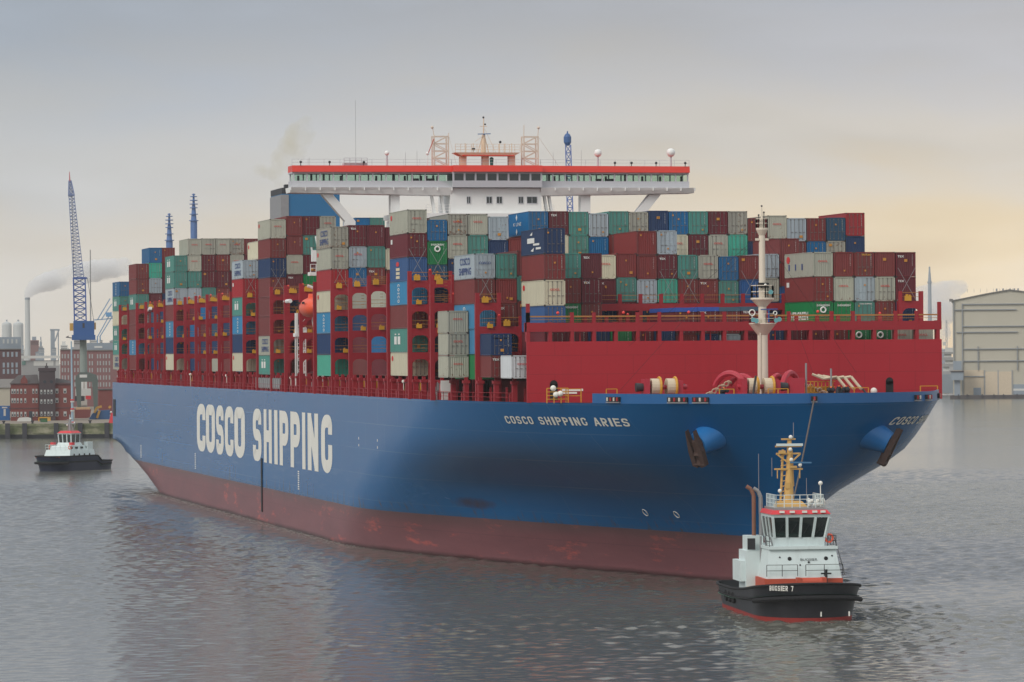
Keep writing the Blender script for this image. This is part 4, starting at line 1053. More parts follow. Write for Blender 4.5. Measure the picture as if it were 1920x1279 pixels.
# boxes the picture shows nothing of (deep inside the stacks) are left out
SKIP = {(77,2,4),(77,3,2),(77,3,3),(77,4,2),(77,4,3),(77,5,1),(77,5,2),(77,6,2),(77,6,3),(77,7,2),(77,8,2),(77,9,2),(77,10,2),(77,11,1),(77,11,2),(77,12,1),(77,12,2),(77,13,2),(77,14,2),(77,15,2),(77,16,2),(77,17,2),(77,18,2),(77,19,2),(77,20,2),(77,21,2),(77,22,2),(63,8,3),(63,9,3),(63,10,4),(63,11,4),(63,12,3),(63,13,3),(63,14,2),(63,14,3),(63,15,2),(63,15,3),(63,16,3),(63,3,0),(63,3,1),(63,3,2),(63,4,0),(63,4,1),(63,4,2),(63,5,0),(63,5,1),(48,4,3),(48,5,3),(48,16,3),(48,17,3),(48,18,3),(48,19,3),(48,20,3),(34,2,1),(34,3,1),(34,4,1),(34,5,1),(34,6,1),(34,11,1),(34,12,1),(34,13,1),(34,14,1),(34,15,1),(34,16,1),(34,17,1),(34,18,1),(91,1,1),(91,2,0),(91,2,1),(91,2,2),(106,2,0),(106,2,1),(106,2,2),(106,2,3),(120,2,0),(120,2,1),(120,2,2),(120,2,3),(135,1,3),(135,1,4),(135,2,3),(135,2,4),(135,3,3),(248,9,1),(248,9,2),(248,10,1),(248,10,2),(190,2,4),(190,3,1),(190,3,2),(190,3,3),(219,1,3),(219,2,0),(219,2,1),(219,2,2),(219,2,3),(306,1,4),(306,2,4),(306,3,4),(306,5,2),(306,5,3),(363,1,4),(363,3,0),(363,3,1),(363,3,2),(392,1,0),(392,1,1),(392,1,2),(392,1,3),(205,1,0),(205,1,1),(205,1,2),(205,1,3),(205,2,0),(234,1,0),(234,2,0),(234,2,1),(234,2,2),(234,2,3),(248,2,0),(248,2,1),(248,2,2),(248,2,3),(262,2,0),(262,2,1),(262,2,2),(262,2,3),(277,2,0),(277,2,1),(277,2,2),(277,2,3),(291,2,0),(291,2,1),(291,2,2),(291,2,3),(320,1,0),(320,1,1),(320,2,0),(320,2,1),(320,2,2),(320,2,3),(334,2,0),(334,2,1),(334,2,2),(334,2,3),(349,2,0),(349,2,1),(349,2,2),(349,2,3),(378,1,0),(378,1,1),(378,1,2),(378,1,3),(378,2,0),(378,2,1),(378,2,2),(378,2,3)}
KEYS = {}
ORD = ['top', 'second', 'third', 'fourth', 'fifth', 'sixth', 'seventh', 'eighth', 'ninth', 'lowest']
CNT = ['first', 'second', 'third', 'fourth', 'fifth', 'sixth', 'seventh', 'eighth', 'ninth', 'tenth', 'eleventh', 'twelfth', 'thirteenth', 'fourteenth', 'fifteenth', 'sixteenth', 'seventeenth', 'eighteenth', 'nineteenth', 'twentieth', 'twenty-first', 'twenty-second', 'twenty-third']
MARK = {'O': ' with red letters', 'X': ' with white letters', 'C': ' with blue letters', 'E': ' with white letters', 'S': ' with pale letters', 'D': ' with gold letters'}
def bay(name, u, nrow, stacks):
    """stacks: row -> (ztop, 'codes top down', {index: side marking}, opts)"""
    x0 = -nrow*PW/2; order = sorted(stacks)
    for i, r in enumerate(order):
        zt, codes, sides, opt = (list(stacks[r])+[{}, {}])[:4]; z = zt
        for k, cd in enumerate(codes.split()):
            hid = (round(u), r, k) in SKIP
            h = 2.59 if cd.endswith('-') else 2.896; cd = cd.rstrip('-'); h = opt.get('h', h)
            mk = next((MARK[q] for q in cd[1:] if q in MARK), '')
            tw = 'stack' if len(order) > 1 else 'stack'
            lab = f"{PAINT[cd[0]][0]} container{mk}, {ORD[k]}{' one' if k == 0 else ' down'}, {CNT[i]} stack from left, {name}"
            if not hid: KEYS[len(KEYS)] = (round(u), r, k); container(u, opt.get('x', x0+r*PW), z, cd, lab, 'containers in the '+name, h, opt.get('L', 12.19), sides.get(k, ''), opt.get('tarp', {}).get(k))
            z -= h+.022
def zy(y, u, x): return at_u(x, y, u).z
B0, B1, B2, B3 = BAY[0], BAY[-1], BAY[-2], BAY[-3]
T7 = TZ+7*TH
# the tall row right before the white bridge
A0 = lambda y, r: zy(y, B0, 763+37.5*r)
bay('row before bridge', B0, 23, {
 0: (T7-.02, 'gO r W0 B m t cO'.replace('W0', 'd'), {0:'O', 1:'J', 2:'W', 3:'V', 5:'S', 6:'O'}), 1: (A0(412,1), 'b- GEe k n r n'), 2: (A0(401,2), 'qO- gO n n r'), 3: (A0(401,3), 'gO- t n r'), 4: (A0(406,4), 'l n r t'), 5: (A0(447,5), 'm m m'),
 6: (A0(396,6), 'b m m m', {0:'K'}), 7: (A0(396,7), 'rX c m'), 8: (A0(397,8), 't t m'), 9: (A0(400,9), 'l b m'), 10: (A0(396,10), 't m m'), 11: (A0(397,11), 'q m m'), 12: (A0(395,12), 'n m m'),
 13: (A0(396,13), 'b cO m'), 14: (A0(396,14), 't r m'), 15: (A0(396,15), 'r gO m'), 16: (A0(396,16), 'q T m'), 17: (A0(409,17), 'm n m'), 18: (A0(404,18), 'gO m m'), 19: (A0(409,19), 'l m m'), 20: (A0(409,20), 'm b m'), 21: (A0(408,21), 'k q m'), 22: (A0(399,22), 'R n n')})
A1 = lambda y, r: zy(y, B1, 805+38.4*r)
bay('row behind catwalk', B1, 23, {
 8: (A1(478,8), 'cO rX n n'), 9: (A1(475,9), 'm t r n'), 10: (A1(433,10), 'm m l n r'), 11: (A1(432,11), 'l rX T r n'), 12: (A1(478,12), 't m r k'), 13: (A1(478,13), 'gO mX r n'),
 14: (A1(481,14), 'b t n r'), 15: (A1(479,15), 'm d r n'), 16: (A1(476,16), 'l g n r'), 17: (A1(447,17), 'm m d n')})
bay('short white stack', 51.5, 23, {0: (TZ+3*2.612-.1, 'gO gO gO', {0:'O', 1:'O', 2:'O'}, {'h': 2.59, 'L': 6.06})})
bay('low stacks behind rail', B1, 23, {3: (TZ+3*TH, 'n b G'), 4: (TZ+3*TH, 'k n r'), 5: (TZ+2*TH, 'r n')})
A2 = lambda y, r: zy(y, B2, 889+39.7*r)
bay('front row left', B2, 21, {0: (A2(475.5,0), 'lC m B B G', {0:'C', 2:'V', 3:'V', 4:'S'}), 1: (A2(475.5,1), 't m mX n rX'), 2: (A2(470,2), 'm t m k'), 4: (A2(475,4), 't m GE r'), 5: (A2(475,5), 'rX rX m n')})
bay('front row right', B2, 21, {16: (A2(472.5,16), 'gO m GEe r', {0:'Z', 1:'J', 2:'E'}), 17: (A2(472.5,17), 'm gO GE r'), 18: (A2(472.5,18), 'mD l tS r'), 19: (A2(472.5,19), 'm gO m r'), 20: (A2(472.8,20), 'rX rX n gO')})
A3 = lambda y, r: zy(y, B3, 1019+41*r)
bay('foremost block', B3, 19, {1: (A3(427.5,0), 'n m cO d r', {0:'L', 2:'O'}), 7: (A3(579,6), 'r m', {}, {'tarp': {0: M_TARP}}), 8: (A3(578,7), 'rX n', {}, {'tarp': {0: M_TARP}}), 9: (A3(578,8), 'm l', {}, {'tarp': {0: M_TARP2}}), 10: (A3(577,9), 'rX r', {}, {'tarp': {0: M_TARP2}}),
 2: (A3(612,1), 'r r'), 3: (A3(612,2), 'n r'), 4: (A3(612,3), 'G n'), 5: (A3(612,4), 'r n'), 6: (A3(612,5), 'n r'), 11: (A3(612,10), 'n r'), 12: (A3(612,11), 'r r'), 13: (A3(612,12), 'r n'), 14: (A3(612,13), 'm r'), 15: (A3(612,14), 'Ge G'), 16: (A3(612,15), 'Ge G'), 17: (A3(610,16), 'gO g'), 18: (A3(610,17), 'gO g')})
bay('pair beside breakwater', 40.0, 21, {0: (TZ+5.0, 'n mX', {}, {'L': 6.06, 'h': 2.5, 'x': -26.5})})
bay('white box beside breakwater', 33.2, 19, {0: (TZ+2.5, 'wO', {0:'O'}, {'L': 6.06, 'h': 2.6, 'x': -25.5})})
# behind the two catwalk frames next to the tall grey stack
for n_, b in (('gap aft of tall stack', 1), ('second gap aft of the tall stack', 2), ('third gap aft of the tall stack', 3)):
    bay(n_, BAY[b], 23, {1: (TZ+4*TH-.15, ('d r n r', 'g r b r', 'q n r m')[b-1]), 2: (TZ+4*TH-.15, ('n r n r', 'r n r n', 'd r n r')[b-1])})
B4 = BAY[4]; T4 = lambda y, r: zy(y, B4, 620+34*r)
bay('turquoise based block', B4, 23, {0: (T7-.3, 'q gO R cO B n T', {0:'C', 1:'O', 3:'O', 4:'V'}), 1: (T4(422,1), 'rX lO b q n'), 2: (T4(422,2), 'r t mX d n'), 3: (T4(426,3), 'r c m r')})
bay('block under bridge', UE+4*P_, 23, {9: (47.9, 'b t r'), 10: (47.9, 't m r')})
T8 = TZ+8*TH
E_ = lambda j: AFT[j]
bay('tallest aft block', E_(0), 23, {0: (T8-.35, 'gO m n m m m gO tS'.replace('gO tS', 'g t'), {0:'O', 6:'C', 7:'S'}), 1: (zy(405,E_(0),540), 'm m gO rX n n'), 2: (zy(405,E_(0),570), 'r t r G n'), 3: (zy(405,E_(0),602), 'gO m r n')})
bay('red box block', E_(2), 23, {0: (zy(487.5,E_(2),456), 'l R t B n c', {0:'C', 1:'J', 2:'S', 3:'V', 5:'O'}), 1: (zy(451.5,E_(2),484), 'c m m n r', {0:'O'}), 2: (zy(455,E_(2),510), 'm m n r')})
bay('long middle block', E_(8), 23, {0: (zy(479,E_(8),324), 't t l m B n c', {0:'S', 1:'S', 2:'C', 4:'V', 6:'O'}), 1: (zy(447.5,E_(8),349), 'gO gO t l m'), 2: (zy(447,E_(8),376), 'gO r r t n'), 3: (zy(447,E_(8),403), 'gO m r m n'), 4: (zy(447,E_(8),430), 'qO gO r r'), 5: (zy(447.5,E_(8),456), 'm r r n')})
bay('block before stern', E_(12), 23, {0: (zy(494.5,E_(12),256), 'm m t m m B m', {2:'S', 5:'V'}), 1: (zy(464.5,E_(12),280), 'b T l r n'), 2: (zy(464.5,E_(12),304), 'm r r n'), 3: (zy(480,E_(12),330), 'r n r')})
bay('stern stack', E_(14), 23, {0: (zy(528,E_(14),224), 'b t c t t g', {0:'V', 1:'S', 3:'S', 4:'S', 5:'C'}), 1: (zy(556,E_(14),248), 't n r n')})
gapc = ['n r n r', 'k n r n', 'r n r m', 'n k n g', 'b r n r', 'r b n n', 'n r k r']
GN = {1: 'gap before red box block', 3: 'fifth gap aft of red box block', 4: 'fourth gap aft of red box block', 5: 'third gap aft of red box block', 6: 'second gap aft of red box block', 7: 'first gap ahead of long middle block', 9: 'first gap aft of long middle block', 10: 'second gap aft of long middle block', 11: 'third gap aft of long middle block', 13: 'gap ahead of stern stack'}
GN.update({3: 'first gap aft of red box block', 4: 'second gap aft of red box block', 5: 'third gap aft of red box block', 6: 'fourth gap aft of red box block'})
for i, (j, nm) in enumerate(sorted(GN.items())):
    bay(nm, E_(j), 23, {1: (TZ+4*TH-.2, gapc[i % 7]), 2: (TZ+4*TH-.2, gapc[(i+3) % 7])})
# ---------------------------------------------------------------- tugs
M_TUGB = mat('tug black', (42, 42, 48), .4, var=.35, scale=.7, streak=.4); M_TUGN = mat('tug navy', (28, 36, 60), .45, var=.08)
M_TUGR = mat('tug boot red', (150, 48, 42), .6, var=.2, scale=1.2); M_TUGW = mat('tug white', (212, 224, 224), .45, var=.05, streak=.28); M_TUGRR = mat('tug roof red', (212, 58, 66), .45)
M_TUGO = mat('tug deck red', (186, 76, 52), .6, var=.12); M_RUB = mat('rubber fender', (26, 26, 29), .85, var=.2); M_BUFF = mat('tug mast buff', (206, 164, 96), .55, var=.08)
M_EXH = mat('exhaust brown', (132, 92, 74), .7, var=.2); M_TUGG = mat('tug pale green deck', (110, 150, 132), .7); M_SUNLIT = mat('painted low sun yellow', (232, 186, 110), .6)  # last one: low sun reflected on the tug bow, put into colour; unused
M_GLT = glass_mat('tug window glass', (.35, .42, .42, 1), .12)
def tug_hull(root, Lh, bm_, zb, zs, m_side, m_boot, step=0.0, boot=.5):
    """y 0 = bow .. Lh = stern"""
    def half(s, k):                     # k 0 waterline .. 1 deck
        full = .24-.04*k
        b = bm_*(1-(1-max(0, s)/full)**2.3)**(1/2.1) if s < full else bm_
        if s > .82: b *= math.sqrt(max(0, 1-((s-.82)/.2)**2))*.35+.65
        return b*(.90+.10*k)
    def top(s):
        if step: return zb if s < step else max(zs, zb-(s-step)*Lh*.7)
        return zs+(zb-zs)*max(0, 1-s/.62)**1.6
    ss = [0]+[((i+1)/52)**1.9 for i in range(52)]; lv = [-.6, 0, boot, 1.2, 2.0, 1.0]
    def ring(k, zf):
        idx = []
        for sg in (-1, 1):
            idx.append([])
            for s in ss:
                y = s*Lh-(.9*k if s < .3 else .9*k*max(0, 1-(s-.3)/.3)); idx[-1].append(mb.pts([(sg*half(s, k), y, zf(s))]))
        return idx
    mb = MB(); lvl = [(0, lambda s: -.8), (.05, lambda s: boot), (.5, lambda s: boot+(top(s)-boot)*.55), (.9, lambda s: boot+(top(s)-boot)*.86), (1, top)]
    rg = [ring(k, f) for k, f in lvl]
    for i, (a, b) in enumerate(zip(rg, rg[1:])):
        mb.cur = 1 if i == 0 else 0
        for q in (0, 1):
            for j in range(len(ss)-1): mb.face([a[q][j], a[q][j+1], b[q][j+1], b[q][j]])
        mb.face([a[0][-1], a[1][-1], b[1][-1], b[0][-1]])
    me = mb.mesh('tug_hull', [m_side, m_boot]); bm = bmesh.new(); bm.from_mesh(me); bmesh.ops.remove_doubles(bm, verts=bm.verts, dist=.003); bmesh.ops.recalc_face_normals(bm, faces=bm.faces); bm.to_mesh(me); bm.free()
    me.polygons.foreach_set('use_smooth', [True]*len(me.polygons)); me.set_sharp_from_angle(angle=R(60)); h = link('hull', me, root)
    d = MB(); 
    for j in range(len(ss)-1):
        a, b = ss[j], ss[j+1]; za, zb_ = top(a)-1.1, top(b)-1.1
        y = lambda s: s*Lh-(.9 if s < .3 else .9*max(0, 1-(s-.3)/.3))
        d.face([d.pts([(-half(a,1)+.05,y(a),za),(half(a,1)-.05,y(a),za),(half(b,1)-.05,y(b),zb_),(-half(b,1)+.05,y(b),zb_)])+i for i in range(4)])
    d.build('deck', M_TUGG, root)
    # rubber band along the sheer and a lower rubbing strake
    f = MB()
    for k, fz, r in ((1.0, lambda s: top(s)-.12, .14), (.5, lambda s: boot+(top(s)-boot)*.55, .15)):
        for sg in (-1, 1):
            P = [(sg*(half(s, k)+.03), s*Lh-(.9*k if s < .3 else .9*k*max(0, 1-(s-.3)/.3)), fz(s)) for s in ss]
            f.piece(); f.path(P, r, 6)
    f.build_each('rubbing_strake', M_RUB, root)
    f = MB(); P = [(sg*(half(s, .9)+.12), s*Lh-.85, top(s)-1.45) for sg, q in ((-1, ss[::-1]), (1, ss)) for s in q if s < .16]
    f.path(P, .24, 8); f.build('bow_fender', M_RUB, root)
    return half, top
tug = empty('tugboat', tuple(at_z(1526, 1166, 0)[:2])+(0,), -.09)
tag(tug, 'black hulled tug with white deckhouse and red roof leading the big ship', 'tugboat')
TL = 27.0
half, top = tug_hull(tug, TL, 5.2, 3.75, 2.5, M_TUGB, M_TUGR, 0, .36)
mb = MB()
for x in (.6, 3.3): mb.piece(); mb.box(x, x+.12, -.25, -.05, .5, .95)
mb.build_each('draught_mark', M_LETTER, tug)
for y in (15.5, 17.5, 19.5):
    mb = MB(); mb.torus((-4.95, y, 1.45), .45, .17, (1, 0, 0), n=14, m=6); mb.build('tyre_fender', M_RUB, tug)
mb = MB(); mb.box(-3.5, 4.1, 6.4, 16, 2.4, 3.72); mb.build('lower_house', M_TUGO, tug)
mb = MB(); mb.hexa([(-3.25,6.65,3.72),(4.05,6.65,3.72),(4.05,15.5,3.72),(-3.25,15.5,3.72),(-2.9,7.3,6.55),(3.6,7.3,6.55),(3.6,15,6.55),(-2.9,15,6.55)]); mb.box(-3.0, 3.75, 7.0, 15.2, 6.5, 6.78)
dh = mb.build('deckhouse', M_TUGW, tug)
mb = MB()
for x, z, r in ((-.95,5.6,.19),(2.6,5.6,.19),(.9,5.25,.1),(-1.9,5.75,.08),(3.2,5.85,.08),(.05,5.0,.08)): mb.piece(); mb.tube((x,6.7+.23*(z-3.95)-.06,z), (x,6.75+.23*(z-3.95),z), r, n=14)
mb.build_each('porthole', M_BLACK, dh)
o = put('lettering', text_mesh('BUGSIER', .34, M_DARK, 'bug', 1.3), dh, None, (.9, 6.98, 5.5), (R(-13), 0, 0)) 
mb = MB(); mb.box(2.3,2.9,7.0,7.05,4.4,4.75); mb.build('flag_plate', M_TRED, dh)
mb = MB(); mb.hexa([(-2.2,7.9,6.78),(2.6,7.9,6.78),(2.6,13,6.78),(-2.2,13,6.78),(-2.3,7.75,7.6),(2.7,7.75,7.6),(2.7,13.1,7.6),(-2.3,13.1,7.6)])
mb.hexa([(-2.6,7.2,9.55),(3.0,7.2,9.55),(3.0,13.4,9.55),(-2.6,13.4,9.55),(-2.65,7.1,9.85),(3.05,7.1,9.85),(3.05,13.5,9.85),(-2.65,13.5,9.85)])
wxs = [-2.3,-1.25,-.0,1.25,2.3,2.7]
def wl(x0, z): f = (z-7.6)/1.95; return (x0*(1+.12*f)+.02*f, 7.75-.55*f, z)
for x in (-2.28,-1.05,.2,1.45,2.66): a, b = wl(x,7.6), wl(x,9.55); mb.bar(a, b, .24, .22)
for sx in (-2.3, 2.7):
    for y in (9.3, 10.9, 12.8): mb.bar((sx,y,7.6), (sx*1.12,y-.1,9.55), .2)
whs = mb.build('wheelhouse', M_TUGW, tug)
for a, b in ((-2.16,-1.17),(-.93,.08),(.32,1.33),(1.57,2.54)):
    g = MB(); p = [wl(a,7.68), wl(b,7.68), wl(b,9.48), wl(a,9.48)]; g.prism([Vector(q)+Vector((0,.06,0)) for q in p], (0,.03,0)); g.build('window', M_GLT, whs)
for sx in (-2.32, 2.72):
    for y0, y1 in ((7.9,9.2),(9.4,10.8),(11,12.7)):
        g = MB(); g.prism([(sx,y0,7.68),(sx,y1,7.68),(sx*1.11,y1-.1,9.48),(sx*1.11,y0-.2,9.48)], (.03,0,0)); g.build('window', M_GLT, whs)
mb = MB(); mb.box(-2.0,2.4,9.9,10.1,6.9,9.5); mb.box(-1.5,-.9,8.9,9.5,7.6,8.4); mb.box(1,1.7,9,9.6,7.6,8.3); mb.build('helm_console', M_DARK, whs)
mb = MB(); mb.hexa([(-2.75,7.0,9.86),(3.1,7.0,9.86),(3.1,13.6,9.86),(-2.75,13.6,9.86),(-2.5,7.3,10.25),(2.8,7.3,10.25),(2.8,13.2,10.25),(-2.5,13.2,10.25)]); rf_ = mb.build('wheelhouse_roof', M_TUGRR, tug)
mb = MB(); mb.box(-2.3,2.6,7.5,13,10.25,10.47); mb.build('roof_deck', M_STEEL, rf_)
mb = MB()
for x in (-1.9,-.9,.3,1.3,2.1): mb.piece(); mb.box(x, x+.45, 6.82, 7.15, 10.0, 10.2)
mb.build_each('roof_floodlight', M_LETTER, rf_)
mb = MB(); mb.rail([(-2.1,7.6,10.45),(2.5,7.6,10.45),(2.5,12.8,10.45)], 1.25, .035, 3, .7); mb.rail([(-2.1,12.8,10.45),(-2.1,7.6,10.45)], 1.25, .035, 3, .7); mb.build('roof_rail', M_TUGW, tug)
mb = MB(); rg2 = random.Random(5)
for i in range(16): mb.ball((1.2+rg2.random()*1.6, 8.2+rg2.random(), 10.6+rg2.random()*.6), .2, 6, 5)
mb.tube((2.3,8,10.5),(2.3,8,12.7),.05); mb.ball((2.3,8,12.8),.22,8,6); mb.build('roof_gear', M_LETTER, tug)
# buff mast with yards, lamps, radar
mb = MB(); mx, my = -.25, 11.2
mb.hexa([(mx-1.4,my-1,10.4),(mx+1.8,my-1,10.4),(mx+1.8,my+1,10.4),(mx-1.4,my+1,10.4),(mx-1.1,my-.7,11.0),(mx+1.2,my-.7,11.0),(mx+1.2,my+.7,11.0),(mx-1.1,my+.7,11.0)])
mb.tube((mx,my,10.9),(mx+.1,my,13.4),.55,.36,12); mb.tube((mx+.1,my,13.4),(mx+.15,my,17.0),.34,.2,10); mb.tube((mx-.75,my,11),(mx-.5,my,16.0),.12); mb.tube((mx+.55,my+.3,12.4),(mx+.4,my+.2,16),.1); mb.box(mx-.35,mx+.1,my-.5,my-.2,12.2,12.8); mb.box(mx-.9,mx-.3,my-.4,my+.2,15.6,15.9); mb.box(mx+.1,mx+.8,my-.4,my+.3,14.2,14.4)
for z, w in ((14.1,1.4),(15.6,1.2),(16.3,1.3),(17.0,.7)): mb.bar((mx-w,my-.2,z),(mx+w,my-.2,z),.14,.16)
for s_ in (-1,1): mb.bar((mx+s_*1.2,my-.2,15.6),(mx+.1,my-.2,14.6),.14); mb.bar((mx+s_*1.1,my-.2,14.1),(mx+s_*1.1,my-.2,13.2),.09)
for k in range(9): mb.bar((mx-.75,my-.1,11.4+k*.5),(mx-.2,my-.1,11.5+k*.5),.08)
ms = mb.build('mast', M_BUFF, tug)
mb = MB()
for x, z in ((.2,17.2),(.15,16.0),(.25,15.0),(1.1,14.5),(-.9,12.0)): mb.piece(); mb.ball((mx+x,my-.4,z),.2,8,6)
mb.build_each('mast_lamp', M_LETTER, ms)
mb = MB(); mb.bar((mx-1.2,my-.3,16.45),(mx+1.4,my-.3,16.45),.2,.24); mb.build('radar_scanner', M_TUGW, ms)
mb = MB(); mb.bar((mx+.1,my-.5,14.75),(mx+2.2,my-.5,14.7),.12,.14); mb.build('radar_scanner', mat('tug scanner blue', (70,120,160), .4), ms)
mb = MB(); 
for x, z0, z1 in ((-2.9,9.8,15.6),(-1.6,13.4,15.2),(.55,17,18.6),(1.8,10.5,13.2)): mb.piece(); mb.tube((mx+x,my,z0),(mx+x,my,z1),.028,n=5)
mb.build_each('whip_antenna', M_STEEL, tug)
# funnel casings and exhaust pipes abaft the house
mb = MB(); mb.box(-4.4,-2.5,11.5,15.5,2.3,6.2); mb.box(-4.9,-4.4,12.0,16.2,3.2,5.2); mb.box(-4.2,-2.6,12,14.5,6.2,7.6); mb.piece(); mb.box(3.5,4.4,12,15.5,2.3,6.4); mb.build_each('engine_casing', M_TUGW, tug)
mb = MB(); mb.box(-4.25,-3.5,11.4,11.48,6.3,7.4)
for k in range(6): mb.box(-4.25,-3.5,11.36,11.4,6.35+k*.18,6.42+k*.18)
mb.build('vent_louvre', M_DARK, tug)
for x, ln in ((-3.3,12.4),(-2.6,12.2)):
    mb = MB(); mb.path([(x,13.2,6.2),(x,13.2,ln-.9),(x-.25,13.25,ln-.3),(x-.7,13.3,ln)], .2, 10); mb.build('exhaust_pipe', M_EXH if x < -3 else M_STEEL, tug)
mb = MB(); mb.tube((-3.0,11.2,2.4),(-3.0,11.2,7.6),.1); mb.build('vent_pipe', M_STEEL, tug)
# inclined ladders, rails, lifebuoy, winch, bitts
for x, s_ in ((-2.75,1),(3.55,1)):
    mb = MB(); a, b = Vector((x+.6*s_,8.2,3.95)), Vector((x-.25*s_,9.2,7.6)); mb.bar(a,b,.09); mb.bar(a+Vector((.55,0,0)),b+Vector((.55,0,0)),.09)
    for k in range(9): q = a+(b-a)*k/9; mb.bar(q,q+Vector((.55,0,0)),.07)
    mb.build('ladder', M_STEEL, tug)
mb = MB(); mb.torus((3.1,8.0,7.5),.36,.11,(0,1,0),n=16); mb.build('lifebuoy', M_LIFEB, tug)
mb = MB(); mb.rail([(-3.3,6.4,3.95),(-.3,6.4,3.95)],1.1,.03,2,1.5); mb.rail([(.5,6.4,3.95),(4.1,6.4,3.95),(4.1,12,3.95)],1.1,.03,2,1.5); mb.rail([(-2.9,7.1,6.78),(-2.9,9,6.78)],1.0,.03,2,1.2); mb.rail([(2.8,7.1,6.78),(3.6,7.1,6.78),(3.6,14,6.78)],1.0,.03,2,1.2); mb.build('guard_rail', M_DARK, tug)
mb = MB(); mb.bar((1.9,6.0,4.2),(2.9,6.0,4.2),.14); mb.bar((2.4,6,3.2),(2.4,6,4.6),.22); mb.build('tow_bitt', M_BLACK, tug)
mb = MB()
for k in range(3): mb.torus((-3.9+k*.05, 9.5+k*1.6, 2.65), .5, .12, (0,0,1), n=16)
mb.build('rope_coil', M_ROPE, tug)
mb = MB()
for x in (-1.66,-.42,.83,2.05): mb.piece(); a_ = Vector(wl(x,8.0)); mb.bar(a_+Vector((-.3,-.04,0)), a_+Vector((.25,-.2,.9)), .05)
mb.build_each('wiper', M_BLACK, whs)
mb = MB(); mb.tube((-.6,3.2,3.5),(1.4,3.2,3.5),.5,.5,14); mb.box(-1.0,-.6,2.7,3.8,2.6,4.0); mb.box(1.4,1.8,2.7,3.8,2.6,4.0); mb.build('tow_winch', M_TUGO, tug)
mb = MB(); mb.box(-1.2,1.2,19,21,1.4,2.9); mb.tube((-1.0,20,3.0),(1.0,20,3.0),.55,n=14); mb.bar((-2,18,1.4),(-2,18,3.2),.3); mb.bar((2,18,1.4),(2,18,3.2),.3); mb.bar((-2,18,3.2),(2,18,3.2),.3); mb.build('aft_winch', M_TUGO, tug)
bt = MB(); pts_ = [(-half(i/300, 1), i/300*TL-(.9 if i/300 < .3 else .9*max(0, 1-(i/300-.3)/.3))) for i in range(120)]; al = [0.0]
for p, q in zip(pts_, pts_[1:]): al.append(al[-1]+math.hypot(q[0]-p[0], q[1]-p[1]))
def on_bow(a, f, l):
    x = float(np.interp(a, al, [p[0] for p in pts_])); y = float(np.interp(a, al, [p[1] for p in pts_])); n2 = Vector((x*.9, y-6, 0)).normalized()
    return Vector((x, y, 2.95+.5*f))+n2*(.14+l*.5)
letters(bt, words('BUGSIER 7', 4.5, 2.0), on_bow, .26); bt.build('name_lettering', M_LETTER, tug)
tow = MB(); p0 = Vector((0, -.15, 20.5)); p1 = tug.matrix_basis @ Vector((mx+.0, 20, 3.2)); P = []
for i in range(15):
    s = i/14; q = p0.lerp(p1, s); q.z -= 1.2*math.sin(math.pi*s); P.append(q)
tow.path(P, .09, 6); tag(tow.build('tow_line', mat('tow line grey', (96, 88, 84), .9)), 'thin dark tow line from ship bow down to the black tug', 'tow line')

# second tug, left background, crossing to the left
t2 = empty('tugboat', tuple(at_z(88, 884, 0)[:2])+(0,), -.70)
tag(t2, 'small navy and white tug near the quay wall at far left', 'tugboat')
h2, tp2 = tug_hull(t2, 20.5, 4.3, 3.05, 1.9, M_TUGN, M_TUGN, .66, .3)
mb = MB()
for i in range(11): t_ = -.9+i*.18; mb.piece(); mb.ball((3.9*math.sin(t_), 1.5-2.0*math.cos(t_), 2.85), .2, 6, 5)
mb.build_each('bow_fender', M_TUGO, t2)
mb = MB(); mb.hexa([(-3.6,3.6,2),(3.6,3.6,2),(3.7,13.8,2),(-3.7,13.8,2),(-3.2,4.4,4.1),(3.2,4.4,4.1),(3.3,13.4,4.1),(-3.3,13.4,4.1)]); mb.hexa([(-2.7,5.0,4.1),(2.7,5.0,4.1),(2.7,12.4,4.1),(-2.7,12.4,4.1),(-2.5,5.4,4.9),(2.5,5.4,4.9),(2.5,12,4.9),(-2.5,12,4.9)]); mb.box(2.2,3.2,11.2,13.2,4.1,5.6); mb.box(-3.2,-2.2,11.2,13.2,4.1,5.6); mb.hexa([(-2.0,6.6,4.85),(2.0,6.6,4.85),(2.0,11,4.85),(-2.0,11,4.85),(-1.8,6.9,5.5),(1.8,6.9,5.5),(1.8,10.6,5.5),(-1.8,10.6,5.5)])
d2 = mb.build('deckhouse', M_TUGW, t2)
mb = MB(); mb.hexa([(-1.7,7,7.1),(1.7,7,7.1),(1.7,10.4,7.1),(-1.7,10.4,7.1),(-2.0,6.7,7.35),(2.0,6.7,7.35),(2.0,10.7,7.35),(-2.0,10.7,7.35)])
for x in (-1.6,-.55,.55,1.6): mb.bar((x,7.1,5.5),(x*1.06,6.9,7.1),.2)
for y in (8.6,10.3): mb.bar((-1.6,y,5.5),(-1.7,y,7.1),.2); mb.bar((1.6,y,5.5),(1.7,y,7.1),.2)
w2 = mb.build('wheelhouse', M_TUGW, t2)
for a, b in ((-1.5,-.65),(-.45,.45),(.65,1.5)): g = MB(); g.box(a,b,7.08,7.12,5.55,7.05); g.build('window', M_GLT, w2)
for sx in (-1.6,1.6):
    for y0,y1 in ((7.3,8.5),(8.7,10.2)): g = MB(); g.box(sx-.02,sx+.02,y0,y1,5.55,7.05); g.build('window', M_GLT, w2)
mb = MB(); mb.box(-1.5,1.5,7.5,10,5.5,5.9); mb.build('helm_console', M_DARK, w2)
mb = MB(); mb.hexa([(-1.9,6.8,7.35),(1.9,6.8,7.35),(1.9,10.6,7.35),(-1.9,10.6,7.35),(-1.4,7.3,7.8),(1.4,7.3,7.8),(1.4,10.2,7.8),(-1.4,10.2,7.8)]); mb.build('wheelhouse_roof', M_TUGRR, t2)
